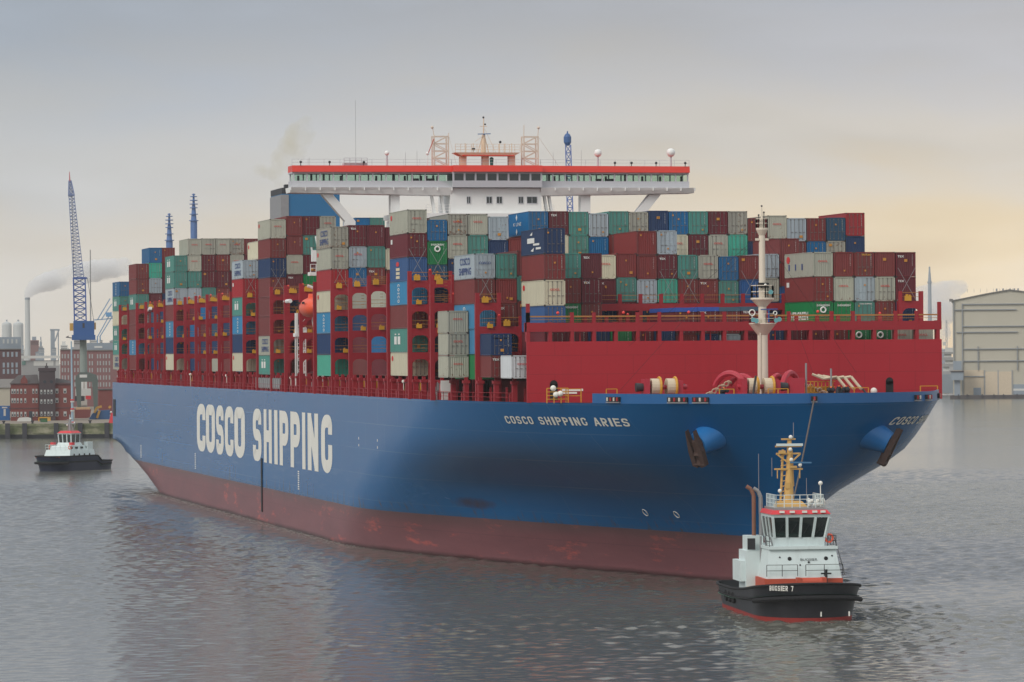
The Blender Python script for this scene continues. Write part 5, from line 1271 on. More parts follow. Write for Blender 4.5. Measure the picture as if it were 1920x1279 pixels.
mb = MB(); mb.tube((0,9,7.7),(0,9,11.0),.34,.16,8); mb.tube((-.7,9.2,7.7),(-.1,9,10.2),.12); mb.tube((.7,9.2,7.7),(.1,9,10.2),.12); mb.bar((-1.4,9,9.2),(1.4,9,9.2),.2); mb.bar((-.8,9,10.0),(.8,9,10.0),.12); mb.tube((.5,9.4,7.7),(.9,10,9.6),.1); mb.build('mast', M_STEEL, t2)
mb = MB(); mb.ball((.3,8.8,10.2),.22,8,6); mb.piece(); mb.ball((-.6,8.8,8.9),.2,8,6); mb.piece(); mb.ball((1.2,9,9.4),.18,8,6); mb.build_each('mast_lamp', M_LETTER, t2)
for x in (-2.6,2.4): mb = MB(); mb.cbox((x,6.2,5.3),(.9,.9,.5)); mb.build('fire_monitor', M_TUGRR, t2)
mb = MB(); mb.path([(-2.2,14.2,4.2),(-2.2,12.4,6.6),(-2.2,11.6,7.6)],.26,8); mb.build('deck_crane', M_CREAM, t2)
mb = MB(); mb.ball((-2.9,13.6,4.5),.35,8,6); mb.build('side_lamp', M_BEACON, t2)
for x in (-2.4,-.6): mb = MB(); mb.tube((x,4.6,2.2),(x,5.0,3.7),.55,.45,10); mb.build('bow_winch', M_LETTER, t2)
t2.scale = (1, 1, 1.12)
mb = MB()
for y in (5.5,7.5,9.5,11.5):
    for sx in (-3.5,3.5): mb.piece(); mb.tube((sx*.99,y,3.1),(sx*1.0,y,3.1),.28,n=10); mb.piece(); mb.box(min(sx*.84,sx*.72), max(sx*.84,sx*.72), y-.3, y+.3, 4.3, 4.7)
mb.build_each('deck_window', M_GLT, d2)
mb = MB(); mb.torus((-2.9,5.2,4.6),.34,.1,(1,.6,0),n=12); mb.piece(); mb.torus((2.7,5.0,4.6),.34,.1,(1,-.6,0),n=12); mb.build_each('lifebuoy', M_LIFEB, t2)
mb = MB(); mb.rail([(-3.3,4.2,4.1),(3.3,4.2,4.1)],1.0,.04,2,1.2); mb.rail([(-3.3,4.2,4.1),(-3.4,13,4.1)],1.0,.04,2,1.2); mb.build('guard_rail', M_TUGW, t2)
for y in (15,17.2,19.4): mb = MB(); mb.torus((-4.6,y,.9),.45,.18,(1,0,0),n=12,m=6); mb.build('tyre_fender', M_RUB, t2)
mb = MB(); mb.box(-1.6,1.6,17,19,.9,2.3); mb.build('aft_winch', M_DARK, t2)
# ---------------------------------------------------------------- water, quays, land
TUGX, TUGY = tug.location.x, tug.location.y
def smooth_noise(x, y, seed, n=9):      # slow random field, about -1..1
    r = np.random.RandomState(seed); o = np.zeros_like(x)
    for i in range(n):
        th = r.uniform(0, 2*math.pi); k = r.uniform(.6, 1.8); o += np.sin(k*(x*math.cos(th)+y*math.sin(th))+r.uniform(0, 6.28))
    return o/math.sqrt(n/2)/1.6
def water_material():
    m = bpy.data.materials.new('river water'); m.use_nodes = True; t = NT(m)
    o = t.n('ShaderNodeTexCoord').outputs['Object']
    ro = t.n('ShaderNodeMapping'); t.l(o, ro.inputs[0]); ro.inputs['Rotation'].default_value = (0, 0, YAW-.12)
    p = ro.outputs[0]; sp = t.n('ShaderNodeSeparateXYZ'); t.l(o, sp.inputs[0]); ox, oy = sp.outputs[0], sp.outputs[1]
    md = t.noise(p, 1, 3, .6, (.10, .22, 1)); fi = t.noise(p, 1, 3, .6, (.55, .8, 1))
    calm = t.step(t.noise(p, 1, 3, .5, (.004, .014, 1)), .38, .66)
    bp = t.n('ShaderNodeBump'); bp.inputs['Distance'].default_value = 1.0
    t.set(bp.inputs['Strength'], t.math('ADD', .09, t.math('MULTIPLY', calm, .12)))
    t.l(t.math('ADD', t.math('MULTIPLY', md, .7), t.math('MULTIPLY', fi, .40)), bp.inputs['Height']); t.l(bp.outputs[0], t.b.inputs['Normal'])
    # silty brown-grey water; thin foam churned up round the tug
    dx = t.math('DIVIDE', t.math('SUBTRACT', ox, TUGX+2), 13.0); dy = t.math('DIVIDE', t.math('SUBTRACT', oy, TUGY+12), 24.0)
    near = t.math('SUBTRACT', 1.0, t.step(t.math('SQRT', t.math('ADD', t.math('MULTIPLY', dx, dx), t.math('MULTIPLY', dy, dy))), .45, 1.1))
    rag = t.noise(p, 1, 5, .72, (1.1, 1.5, 1)); foam = t.math('MULTIPLY', t.step(rag, .53, .68), t.math('POWER', near, 1.6))
    # wash along the ship's side and behind the second tug
    wl = t.math('MULTIPLY', t.step(ox, -32.5, -29.6), t.math('MULTIPLY', t.step(oy, 100, 130), t.math('SUBTRACT', 1.0, t.step(oy, 320, 345))))
    foam = t.math('MAXIMUM', foam, t.math('MULTIPLY', wl, t.step(rag, .46, .62)))
    d2x = t.math('DIVIDE', t.math('SUBTRACT', ox, t2.location.x+10), 15.0); d2y = t.math('DIVIDE', t.math('SUBTRACT', oy, t2.location.y+9), 13.0)
    n2 = t.math('SUBTRACT', 1.0, t.step(t.math('SQRT', t.math('ADD', t.math('MULTIPLY', d2x, d2x), t.math('MULTIPLY', d2y, d2y))), .5, 1.1))
    foam = t.math('MAXIMUM', foam, t.math('MULTIPLY', n2, t.step(rag, .50, .62)))
    base = t.mix(t.noise(p, 1, 3, .5, (.01, .03, 1)), (.118, .116, .098, 1), (.148, .144, .124, 1))
    t.l(t.mix(t.math('MULTIPLY', foam, .5), base, (.42, .40, .35, 1)), t.b.inputs['Base Color'])
    t.set(t.b.inputs['Roughness'], t.math('ADD', .13, t.math('MULTIPLY', foam, .4)))
    t.b.inputs['IOR'].default_value = 1.33; t.b.inputs['Specular IOR Level'].default_value = .5
    return m
def build_water():
    # dense wave mesh on the near water, plain sheet beyond
    nd, nx = 900, 460; d0, d1 = 285.0, 980.0
    dd = d0*(d1/d0)**np.linspace(0, 1, nd); ang = np.linspace(-.205, .205, nx)
    D, A = np.meshgrid(dd, ang, indexing='ij')
    fw = np.array([math.sin(YAW), math.cos(YAW)]); rt = np.array([math.cos(YAW), -math.sin(YAW)])
    X = CX+D*fw[0]+D*np.tan(A)*rt[0]; Y = CY+D*fw[1]+D*np.tan(A)*rt[1]
    n1 = smooth_noise(X/55, Y/90, 5); n2 = smooth_noise(X/22, Y/40, 6); n3 = smooth_noise(X/9, Y/14, 8)
    sstep = lambda v, a, b: np.clip((v-a)/(b-a), 0, 1)
    off = -29.0-X+25*n1+8*n2
    s1 = (1-sstep(off, 8, 130))*sstep(Y, -30, 30)*(1-sstep(Y, 380, 460))
    r2 = np.hypot((X-TUGX-2)/58, (Y-TUGY+8)/60)+.25*n1+.1*n2
    stir = np.maximum(s1, 1-sstep(r2, .35, 1.15))
    amp = (.40+.16*n1)*(.8+.25*n2)+stir*(1.35+.5*n3)+np.clip(1.25-r2*2.2, 0, 1)*.6
    rs = np.random.RandomState(11); Z = np.zeros_like(X); main = YAW+1.95
    for i in range(64):
        lam = .8*(3.6/.8)**rs.rand(); k = 2*math.pi/lam; th = main+rs.normal(0, 1.0)
        slope = .0135
        fade = np.clip(lam/(D*.0049), 0, 1)     # drop waves shorter than the mesh can carry
        Z += slope/k*fade*np.sin(k*(X*math.cos(th)+Y*math.sin(th))+rs.uniform(0, 6.28)+.7*n2)
    Z *= amp*1.55
    edge = np.minimum(np.minimum(sstep(D, d0, d0+6), 1-sstep(D, d1-160, d1)), np.minimum(sstep(A, -.205, -.19), 1-sstep(A, .19, .205)))
    Z *= edge
    me = bpy.data.meshes.new('river_water'); nv = nd*nx
    co = np.stack([X, Y, Z], -1).reshape(-1, 3)
    big = [(-6000, -1500, 0), (9000, -1500, 0), (9000, 10000, 0), (-6000, 10000, 0)]
    co = np.vstack([co, np.array(big)])
    i0 = (np.arange(nd-1)[:, None]*nx+np.arange(nx-1)[None, :]).ravel()
    F = np.stack([i0, i0+1, i0+nx+1, i0+nx], 1).ravel(); nq = len(i0)
    c = [0, nx-1, nd*nx-1, (nd-1)*nx]          # near left, near right, far right, far left
    near = list(range(nx)); right = [i*nx+nx-1 for i in range(nd)]; far = [(nd-1)*nx+i for i in range(nx)]; left_ = [i*nx for i in range(nd)]
    b = nv; polys = [[b, b+1]+near[::-1], [b+1, b+2]+right[::-1], [b+2, b+3]+far, [b+3, b]+left_]
    loops = np.concatenate([F]+[np.array(q) for q in polys]).astype(np.int32)
    tot = np.concatenate([np.full(nq, 4), [len(q) for q in polys]]).astype(np.int32); st = np.concatenate([[0], np.cumsum(tot)[:-1]]).astype(np.int32)
    me.vertices.add(len(co)); me.vertices.foreach_set('co', co.ravel().astype(np.float32)); me.loops.add(len(loops)); me.loops.foreach_set('vertex_index', loops)
    me.polygons.add(len(tot)); me.polygons.foreach_set('loop_start', st); me.polygons.foreach_set('loop_total', tot)
    me.update(calc_edges=True); me.validate(); me.polygons.foreach_set('use_smooth', [True]*len(me.polygons)); me.materials.append(water_material())
    return link('river_water', me)
tag(build_water(), kind='structure')
M_QUAY = mat('quay ground', (132, 122, 110), .9, var=.2, scale=.05)
def quaywall_material():
    m = bpy.data.materials.new('quay wall, algae grown concrete'); m.use_nodes = True; t = NT(m)
    o = t.n('ShaderNodeTexCoord').outputs['Object']; sp = t.n('ShaderNodeSeparateXYZ'); t.l(o, sp.inputs[0])
    g = t.noise(o, 1, 4, .6, (.22, .22, .25)); col = t.mix(t.step(g, .38, .62), lin(96, 104, 70), lin(156, 152, 130))
    col = t.mix(t.step(t.noise(o, 1, 4, .6, (.1, .1, .5)), .5, .62), col, lin(86, 90, 66))
    col = t.mix(t.math('SUBTRACT', 1.0, t.step(t.math('ADD', sp.outputs[2], t.math('MULTIPLY', g, .3)), 1.3, 1.5)), col, lin(42, 44, 48))
    t.l(col, t.b.inputs['Base Color']); t.b.inputs['Roughness'].default_value = .9; return m
ZQ = 4.4
def gxy(px, D): v = at(px, 660, D); return Vector((v.x, v.y, 0))
A_, B_ = gxy(-500, 1240), gxy(230, 1236); C_, D__ = gxy(700, 2350), gxy(-700, 2350); B2_ = gxy(640, 1300)
mb = MB(); poly = [A_, B_, B2_, C_, D__]
mb.prism([(q.x, q.y, -2) for q in poly], (0, 0, ZQ+2)); tag(mb.build('quay_ground', M_QUAY), kind='structure')
dirq = (B_-A_).normalized(); nq = Vector((dirq.y, -dirq.x, 0)); mb = MB()
mb.prism([(A_+nq*.6)+Vector((0,0,-1)), (B_+nq*.6)+Vector((0,0,-1)), (B_+nq*.6)+Vector((0,0,ZQ+.15)), (A_+nq*.6)+Vector((0,0,ZQ+.15))], nq*-.58)
qw = mb.build('quay_wall', quaywall_material()); tag(qw, 'low quay wall stained green with algae along the left shore', 'quay wall')
M_FDARK = mat('far dark', (58, 58, 64), .8)
mb = MB()
for px in (-60, 14, 46, 105, 150, 200):
    q = gxy(px, 1236)+nq*.75; mb.cbox((q.x, q.y, 2.4), (1.4, .6, 4.6), math.atan2(dirq.y, dirq.x))
mb.build('fender_pile', M_FDARK, qw)
mb = MB(); poly = [gxy(-2500, 2300), gxy(5000, 2330), gxy(8000, 9000), gxy(-4000, 9000)]
mb.prism([(q.x, q.y, -2) for q in poly], (0, 0, 4.5)); tag(mb.build('far_shore_ground', M_QUAY), kind='structure')

class FB:
    """a building facing the river: local x to the right, y away from the viewer, z up; metres measured off the picture scale at its own distance"""
    def __init__(s, name, px0, D, label=None, cat=None, group=None, zg=ZQ, turn=0.0):
        s.D = D; s.px0 = px0; s.k = D/CF; w = at(px0, 660, D); s.zg = zg
        s.az = YAW+(px0-960)/CF; s.o = empty(name, (w.x, w.y, zg), -s.az+turn)
        if label: tag(s.o, label, cat, group)
        s.hy = 659.5-(px0-960)*ROL*-1*-1 if False else 659.5+(px0-960)*ROL
        s.hy = 657.94+(px0-960)*ROL       # picture height of the horizon there
    def X(s, px): return (px-s.px0)*s.k
    def Z(s, py): return (s.hy-py)*s.k+CZ-s.zg
    def box(s, mb, x0, x1, y0, y1, d0=0, d1=10):   # pixels x0..x1, top y0, bottom y1, depth range in m
        mb.box(s.X(x0), s.X(x1), d0, d1, s.Z(y1) if y1 is not None else -2, s.Z(y0))
def brickmat(name, rgb):
    m = mat(name, rgb, .85, var=.14, scale=.3); return m
M_BR = brickmat('red brick', (118, 62, 58)); M_BR2 = brickmat('dark red brick', (92, 66, 68)); M_BR3 = brickmat('pale red brick', (130, 92, 92)); M_BRD = brickmat('dark clinker', (70, 58, 62))
M_WIN = mat('pale window', (176, 178, 176), .3); M_WIND = mat('dark pane', (54, 60, 68), .15); M_ROOFG = mat('roof grey', (120, 116, 112), .8); M_ROOFD = mat('roof dark', (78, 72, 72), .8)
M_BEIGE = mat('shed beige', (186, 180, 164), .8, var=.04, scale=.1); M_CRAN = mat('crane blue', (44, 88, 146), .5, var=.05); M_CRAN2 = mat('crane lattice blue', (64, 92, 156), .5); M_CRG = mat('crane grey green', (132, 142, 136), .6); M_CRGD = mat('portal dark green', (88, 98, 94), .6)
M_FARP = mat('far pale grey', (186, 190, 190), .8, var=.06, scale=.05); M_FAR1 = mat('far grey blue', (142, 152, 162), .8, var=.15, scale=.05); M_FAR2 = mat('far grey', (160, 160, 160), .8, var=.15, scale=.05); M_FAR3 = mat('far white', (206, 206, 202), .8); M_FAR4 = mat('far ochre', (190, 158, 122), .8); M_FAR5 = mat('far brick', (128, 100, 98), .8)  # far tones made paler: distance haze put into the colour

def windows(fb, parent, xs, ys, w, h, glass=True, name='window', d=0.0):
    for y in ys:
        for x in xs:
            mb = MB(); fb.box(mb, x-w/2, x+w/2, y, y+h, d-.10, d+.05); f = mb.build(name, M_WIN, parent)
            if glass: g = MB(); fb.box(g, x-w*.28, x+w*.28, y+h*.45, y+h*.9, d-.14, d-.101); g.build('pane', M_WIND, f)
# brick customs house on the quay
D1 = 1302; f = FB('brick_office', 76, D1, 'red brick quayside office with a dark square tower and pale windows', 'building')
mb = MB(); f.box(mb, 20, 72, 719, None, 0, 14); f.box(mb, 72, 102, 719, None, .3, 14); f.box(mb, 102, 133, 721, None, 0, 14); mb.build('wall', M_BR, f.o)
mb = MB(); f.box(mb, 73, 103, 692, None, -1.2, 9); f.box(mb, 71.5, 104.5, 690, 696, -1.4, 9.2); tw = mb.build('tower', M_BRD, f.o)
mb = MB(); f.box(mb, 84, 90, 686, 690, 2, 4); f.box(mb, 86, 88, 681, 686, 2.6, 3.4); mb.build('tower_finial', M_ROOFD, tw)
mb = MB(); X, Z = f.X, f.Z
mb.prism([(X(38), -.3, Z(720)), (X(52), -.3, Z(720)), (X(51), -.3, Z(712)), (X(45), -.3, Z(703)), (X(39), -.3, Z(712))], (0, 1.0, 0)); mb.build('gable', M_BR, f.o)
mb = MB(); mb.prism([(X(18), -.4, Z(719)), (X(73), -.4, Z(719)), (X(70), 6, Z(703)), (X(34), 6, Z(704))], (0, .3, .1)); mb.prism([(X(102), -.4, Z(721)), (X(134), -.4, Z(721)), (X(131), 6, Z(715)), (X(104), 6, Z(710))], (0, .3, .1)); mb.build('roof', M_ROOFD, f.o)
mb = MB(); f.box(mb, 16, 135, 764.5, 766, -.15, 0); f.box(mb, 19, 134, 718.5, 720.5, -.25, 0); mb.build('cornice', M_BR2, f.o)
windows(f, f.o, (23, 27.5, 33, 39.5, 47, 62, 68), (729, 746.5, 772), 3.6, 9); windows(f, f.o, (106, 121), (729, 746.5, 772), 5.6, 9)
windows(f, tw, (77, 83.5, 90, 96), (731, 749, 772), 3.4, 8, d=-1.2)
for x in (83.5, 96): mb = MB(); mb.tube((X(x), -1.21, Z(716)), (X(x), -1.32, Z(716)), .5, n=12); mb.build('round_window', M_WIND, tw)
mb = MB(); f.box(mb, 54, 60, 771, None, -.2, .3); mb.build('door', M_WIND, f.o)
# beige shed with blue container doors at the left edge
f = FB('beige_shed', 6, 1330, 'beige shed with grey roof at the left edge of the quay', 'building'); mb = MB(); f.box(mb, -60, 18, 727, None, 0, 20); mb.build('wall', M_BEIGE, f.o)
mb = MB(); X, Z = f.X, f.Z; mb.prism([(X(-62), -.5, Z(727)), (X(20), -.5, Z(727)), (X(30), 9, Z(712)), (X(-50), 9, Z(712))], (0, .4, .2)); mb.build('roof', M_ROOFG, f.o)
f = FB('blue_quay_container', 7, 1312, 'blue box container with a white mark in front of the beige shed', 'container'); mb = MB(); f.box(mb, -6, 18, 761, None, 0, 2.5); bb = mb.build('body', mat('quay blue', (42, 100, 160), .6), f.o)
mb = MB(); f.box(mb, 6, 10, 767, 780, -.05, 0); f.box(mb, 3, 13, 763, 765.5, -.05, 0); mb.build('lettering', M_FAR3, f.o)
for x in (-5, 17): mb = MB(); f.box(mb, x-.6, x+.6, 761, None, -.1, .0); mb.build('corner_post', M_CRAN, f.o)
# long brick blocks behind
def brick_block(px0, x0, x1, ytop, D, m, xs, ys, lab, yroof=None, w=1.6, h=7, zg=ZQ, depth=22):
    f = FB('brick_block', px0, D, lab, 'building', zg=zg); mb = MB(); f.box(mb, x0, x1, ytop, None, 0, depth); mb.build('wall', m, f.o)
    mb = MB(); f.box(mb, x0-.4, x1+.4, ytop-1.2, ytop+.6, -.4, depth+.4); mb.build('parapet', M_ROOFG, f.o)
    if yroof: mb = MB(); f.box(mb, x0, x1, yroof, ytop, 2, depth); mb.build('attic_storey', M_FAR1, f.o); windows(f, f.o, [x for x in xs], [yroof+4], w*1.6, 8, False, 'attic_window')
    for x in xs:
        for y in ys: mb = MB(); f.box(mb, x-w, x+w, y, y+h, -.12, .05); mb.build('window', M_FAR2 if m is M_BR3 else M_FAR1, f.o)
    return f
brick_block(20, -30, 39.5, 655, 1520, M_BR2, (7, 15, 23, 31), (660, 680, 692), 'dark red brick block with glazed attic at the left edge', 632, 2.0, 9)
brick_block(128, 113, 151, 656, 1640, M_BR3, (117, 122, 128, 134, 140, 146), (664, 677, 690, 704, 717), 'pale red brick warehouse left of the blue crane column', w=1.3, h=8)
brick_block(190, 163, 240, 657, 1640, M_BR3, (168, 173, 183, 188, 194, 199, 205, 220, 230), (664, 677, 690, 704, 717), 'pale red brick warehouse right of the blue crane column', w=1.3, h=8)
f = FB('blue_glass_hall', 190, 1665, 'pale blue flat-roofed hall rising behind the brick warehouse', 'building'); mb = MB(); f.box(mb, 163, 215, 643, None, 0, 20); mb.build('wall', M_FAR1, f.o); mb = MB(); f.box(mb, 177, 192, 649, 652.5, -.1, .1); mb.build('skylight', M_FAR3, f.o)
f = FB('red_brick_annexe', 195, 1420, 'low dark red brick annexe under the ship stern', 'building'); mb = MB(); f.box(mb, 184, 225, 731, None, 0, 14); mb.build('wall', M_BR, f.o); mb = MB(); f.box(mb, 183, 226, 729.5, 731.5, -.3, 14.3); mb.build('roof', M_ROOFD, f.o)
f = FB('white_shed', 75, 1560, 'long low white shed between the two brick blocks', 'building'); mb = MB(); f.box(mb, 41, 111, 676, None, 0, 18); mb.build('wall', M_FAR2, f.o); mb = MB(); f.box(mb, 40, 112, 667, 672, -1, 19); f.box(mb, 63, 100, 677, 686, -.1, .1); f.box(mb, 104, 111, 677, 686, -.1, .1); mb.build('roof', M_FAR3, f.o); mb = MB(); f.box(mb, 41, 48, 677, 684, -.15, .1); mb.build('door', mat('far green', (110, 140, 134), .8), f.o)
# quay clutter
f = FB('barge_stack', 150, 1345, 'red steel pontoon lying on the quay under the crane', 'pontoon'); mb = MB(); X, Z = f.X, f.Z; mb.prism([(X(139), 0, Z(768)), (X(170), 0, Z(768)), (X(168), 0, Z(782)), (X(140), 0, -1)], (0, 8, 0)); mb.build('hull', M_BR, f.o); mb = MB(); f.box(mb, 142, 168, 764, 768, 1, 6); mb.build('rail', M_FAR4, f.o)
f = FB('parked_lorry', 156, 1365, 'white boxed lorry parked under the crane portal', 'lorry'); mb = MB(); f.box(mb, 141, 170, 729, 742, 0, 5); mb.build('box_body', M_FAR3, f.o); mb = MB(); f.box(mb, 160, 170, 742, 749, 0, 4); mb.build('cab', M_TUGRR, f.o); mb = MB(); f.box(mb, 140, 158, 743, 752, .3, 4); mb.build('chassis', M_FDARK, f.o)
f = FB('blue_machine', 182, 1318, 'blue and ochre harbour machine beside the stern', 'machine'); mb = MB(); X, Z = f.X, f.Z; mb.prism([(X(163), 0, -1), (X(205), 0, -1), (X(205), 0, Z(769)), (X(184), 0, Z(770)), (X(172), 0, Z(776))], (0, 5, 0)); mb.build('body', mat('machine blue', (50, 92, 140), .6), f.o); mb = MB()
for a, b in (((180,765),(190,762)),((176,774),(181,764)),((186,770),(181,784)),((203,765),(207,762))): mb.bar((X(a[0]), -.4, Z(a[1])), (X(b[0]), -.4, Z(b[1])), .7)
mb.build('arm', mat('machine ochre', (196, 150, 70), .7), f.o)
f = FB('green_skip', 81, 1268, 'green skip with ochre frame at the quay edge', 'skip'); mb = MB(); f.box(mb, 75, 88, 784, None, 0, 3); mb.build('body', mat('skip green', (66, 108, 76), .7), f.o); mb = MB(); f.box(mb, 71, 94, 782, 784, -.3, 0); f.box(mb, 71, 73, 782, 790, -.3, 0); f.box(mb, 88, 94, 783, 789, -.3, 0); mb.build('frame', mat('skip ochre', (206, 158, 64), .7), f.o)
f = FB('white_screen', 44, 1275, 'low white curved screen on the quay before the brick office', 'screen'); mb = MB(); X, Z = f.X, f.Z; mb.prism([(X(31), 0, Z(790)), (X(58), 0, Z(790)), (X(57), 0, Z(784)), (X(51), 0, Z(782.5)), (X(36), 0, Z(783)), (X(33), 0, Z(785))], (0, 1.5, 0)); mb.build('panel', M_FAR3, f.o)
f = FB('red_quay_beacon', 206, 1245, 'red mooring post on the quay touching the stern outline', 'post'); mb = MB(); X, Z = f.X, f.Z; mb.prism([(X(202), 0, -.5), (X(211), 0, -.5), (X(211), 0, Z(775)), (X(208), 0, Z(774)), (X(203), 0, Z(792))], (0, 1.5, 0)); mb.build('body', M_TUGRR, f.o); mb = MB(); mb.ball((X(207.5), .7, Z(773)), .35, 8, 6); mb.build('cap', M_FAR3, f.o); mb = MB(); f.box(mb, 200, 205, 801, None, -.2, 1); mb.build('foot', mat('foot ochre', (206, 158, 64), .7), f.o)
for i, px in enumerate((6, 60, 168)):
    f = FB('mooring_bollard', px, 1241, ('dark bollard on the quay edge at far left', 'dark bollard on the quay edge by the green skip', 'dark bollard on the quay edge beside the stern')[i], 'bollard', 'bollards on the quay edge'); mb = MB(); mb.lathe((0,0,0), [(.35,-.2),(.3,.6),(.55,.75),(.5,1.0)], 10); mb.build('post', M_FDARK, f.o)
# tall lamp mast on the quay
f = FB('lamp_mast', 135, 1262, 'tall thin pale blue lamp mast with red and white bands at its foot', 'lamp mast'); mb = MB(); X, Z = f.X, f.Z; mb.tube((0,0,-1), (-.2,0,Z(640)), .42, .22, 10); pl = mb.build('pole', mat('mast pale blue', (150, 176, 192), .5), f.o)
mb = MB()
for y in (751, 768, 793): mb.tube((0,0,Z(y)), (0,0,Z(y-2.5)), .62, n=10)
mb.build('red_band', M_TUGRR, pl); mb = MB()
for y in (754.5, 771.5): mb.tube((0,0,Z(y)), (0,0,Z(y-2.5)), .62, n=10)
mb.build('white_band', M_FAR3, pl); mb = MB(); mb.bar((X(124),0,Z(632)), (X(135),0,Z(634)), .3); mb.bar((X(124),0,Z(633)), (X(129),0,Z(630)), .25); mb.build('lamp_head', M_FDARK, pl)

# ---------------------------------------------------------------- quay crane and other cranes
def lattice(mb, p0, p1, w0, w1, n, r=.16, back=None):
    """four-chord lattice between two centre points"""
    p0, p1 = Vector(p0), Vector(p1); d = (p1-p0).normalized(); x = Vector((1,0,0)) if abs(d.x) < .9 else Vector((0,0,1)); x = (x-d*x.dot(d)).normalized(); y = d.cross(x)
    def c(s, a, b): w = w0+(w1-w0)*s; return p0+(p1-p0)*s+x*a*w/2+y*b*w/2
    cs = [(-1,-1),(1,-1),(1,1),(-1,1)]
    for a, b in cs: mb.bar(c(0,a,b), c(1,a,b), r)
    for i in range(n):
        s0, s1 = i/n, (i+1)/n
        for k in range(4):
            q, w = cs[k], cs[(k+1) % 4]
            mb.bar(c(s0,*q), c(s0,*w), r*.7); mb.bar(c(s0,*(q if i % 2 else w)), c(s1,*(w if i % 2 else q)), r*.7)
f = FB('quay_crane', 156, 1350, 'blue slewing quay crane with tall lattice jib on a grey column', 'crane'); X, Z = f.X, f.Z
mb = MB(); mb.tube((X(156.5),3,Z(702)), (X(156),3,Z(637)), 1.35, 1.15, 14); mb.build('column', M_CRG, f.o)
mb = MB(); mb.prism([(X(140),0,Z(716)),(X(184),0,Z(716)),(X(180),0,Z(703)),(X(165),0,Z(698)),(X(150),0,Z(698)),(X(143),0,Z(704))], (0,6,0))
for x in (172, 141): mb.prism([(X(x),0,Z(716)),(X(x+11),0,Z(716)),(X(x+10),0,-1),(X(x+5),0,-1)], (0,1.5,0)); mb.prism([(X(x),4.5,Z(716)),(X(x+11),4.5,Z(716)),(X(x+10),4.5,-1),(X(x+5),4.5,-1)], (0,1.5,0))
po = mb.build('portal', M_CRGD, f.o); mb = MB(); f.box(mb, 149, 163, 702.5, 708, -.1, .1); mb.build('name_board', M_FAR3, po)
mb = MB(); f.box(mb, 138, 177, 602, 631, -1, 7); f.box(mb, 135, 179, 628, 637.5, -2, 8); ho = mb.build('machine_house', M_CRAN, f.o)
mb = MB(); f.box(mb, 131, 137.9, 606, 620, .5, 3); f.box(mb, 177.1, 180, 605, 618, .5, 3); mb.build('counterweight', mat('counterweight ochre', (206, 160, 80), .7), f.o)
mb = MB(); f.box(mb, 155, 159, 606, 615, -1.05, -1); mb.build('cab_window', M_FDARK, ho)
mb = MB(); lattice(mb, (X(151),3,Z(602)), (X(149.5),3,Z(521)), 3.9, 3.9, 7, .42); f.box(mb, 138, 164, 519.5, 523, 1, 5); mb.build('tower', M_CRAN2, f.o)
mb = MB(); lattice(mb, (X(148.5),3,Z(521)), (X(136),3,Z(366)), 3.4, 1.7, 24, .24); lattice(mb, (X(136),3,Z(366)), (X(133.5),3,Z(338)), 1.9, .7, 4, .4); f.box(mb, 132, 138, 362, 368, 2, 4); mb.build('jib', mat('jib blue grey', (112, 126, 164), .6), f.o)
mb = MB(); mb.tube((X(133.2),3,Z(340)), (X(132.6),3,Z(321)), .28, .1, 6); mb.build('jib_tip', mat('tip red', (190, 96, 100), .6), f.o)
mb = MB(); mb.tube((X(137),1,Z(366)), (X(141),1,Z(602)), .07, n=4); mb.tube((X(171),3,Z(468)), (X(171),3,Z(602)), .06, n=4); mb.tube((X(165),3,Z(521)), (X(176),3,Z(602)), .07, n=4); mb.build('hoist_cable', M_FDARK, f.o)
f = FB('gantry_crane', 197, 2150, 'pale blue gantry crane leaning behind the stern containers', 'crane'); X, Z = f.X, f.Z; mb = MB()
for a, b in (((183,632),(209,585)),((187,632),(212,592)),((176,600),(215,597)),((183,600),(207,560)),((190,600),(210,570))): mb.bar((X(a[0]),0,Z(a[1])), (X(b[0]),0,Z(b[1])), .55)
for x in (183, 188): mb.bar((X(x),0,Z(630)), (X(x),0,-1), .7)
mb.build('frame', mat('gantry pale blue', (128, 156, 186), .7), f.o); mb = MB(); f.box(mb, 199, 210, 586, 594, -1, 3); mb.build('trolley_house', mat('trolley blue', (96, 146, 190), .7), f.o)
M_TOWB = mat('crane mast blue', (84, 116, 168), .6)
for px, yt, lab in ((319, 400, 'shorter blue crane mast rising behind the aft containers'), (365, 363, 'taller blue crane mast rising behind the aft containers')):
    f = FB('crane_mast', px, 1450, lab, 'crane mast', 'crane masts behind the stern'); X, Z = f.X, f.Z; mb = MB()
    mb.tube((0,0,-1), (0,0,Z(yt+52)), 1.25, 1.2, 12); mb.tube((0,0,Z(yt+52)), (0,0,Z(yt+22)), 1.05, .6, 12); mb.tube((0,0,Z(yt+22)), (0,0,Z(yt)), .5, .3, 10); mb.build('shaft', M_TOWB, f.o)
    mb = MB()
    for dy, r in ((50,1.7),(38,1.5),(26,1.4),(19,1.5),(12,1.4),(5,1.2),(1,.6)): mb.tube((0,0,Z(yt+dy+1.5)), (0,0,Z(yt+dy)), r, n=12)
    mb.build('ring_platform', M_TOWB, f.o)
f = FB('lattice_tower_crane', 1072, 1500, 'blue lattice crane tower standing behind the bridge wing', 'crane'); X, Z = f.X, f.Z; mb = MB()
lattice(mb, (X(1079),0,-1), (X(1068),0,Z(272)), 2.6, 1.9, 34, .4); mb.build('lattice_tower', mat('tower blue', (88, 112, 176), .6), f.o)
mb = MB(); mb.lathe((X(1066.8),0,Z(262)), [(.7,-2.2),(1.4,-1),(1.4,1),(.9,2.0),(.3,2.4),(.2,3.2)], 12); mb.build('tower_head', M_CRAN, f.o)

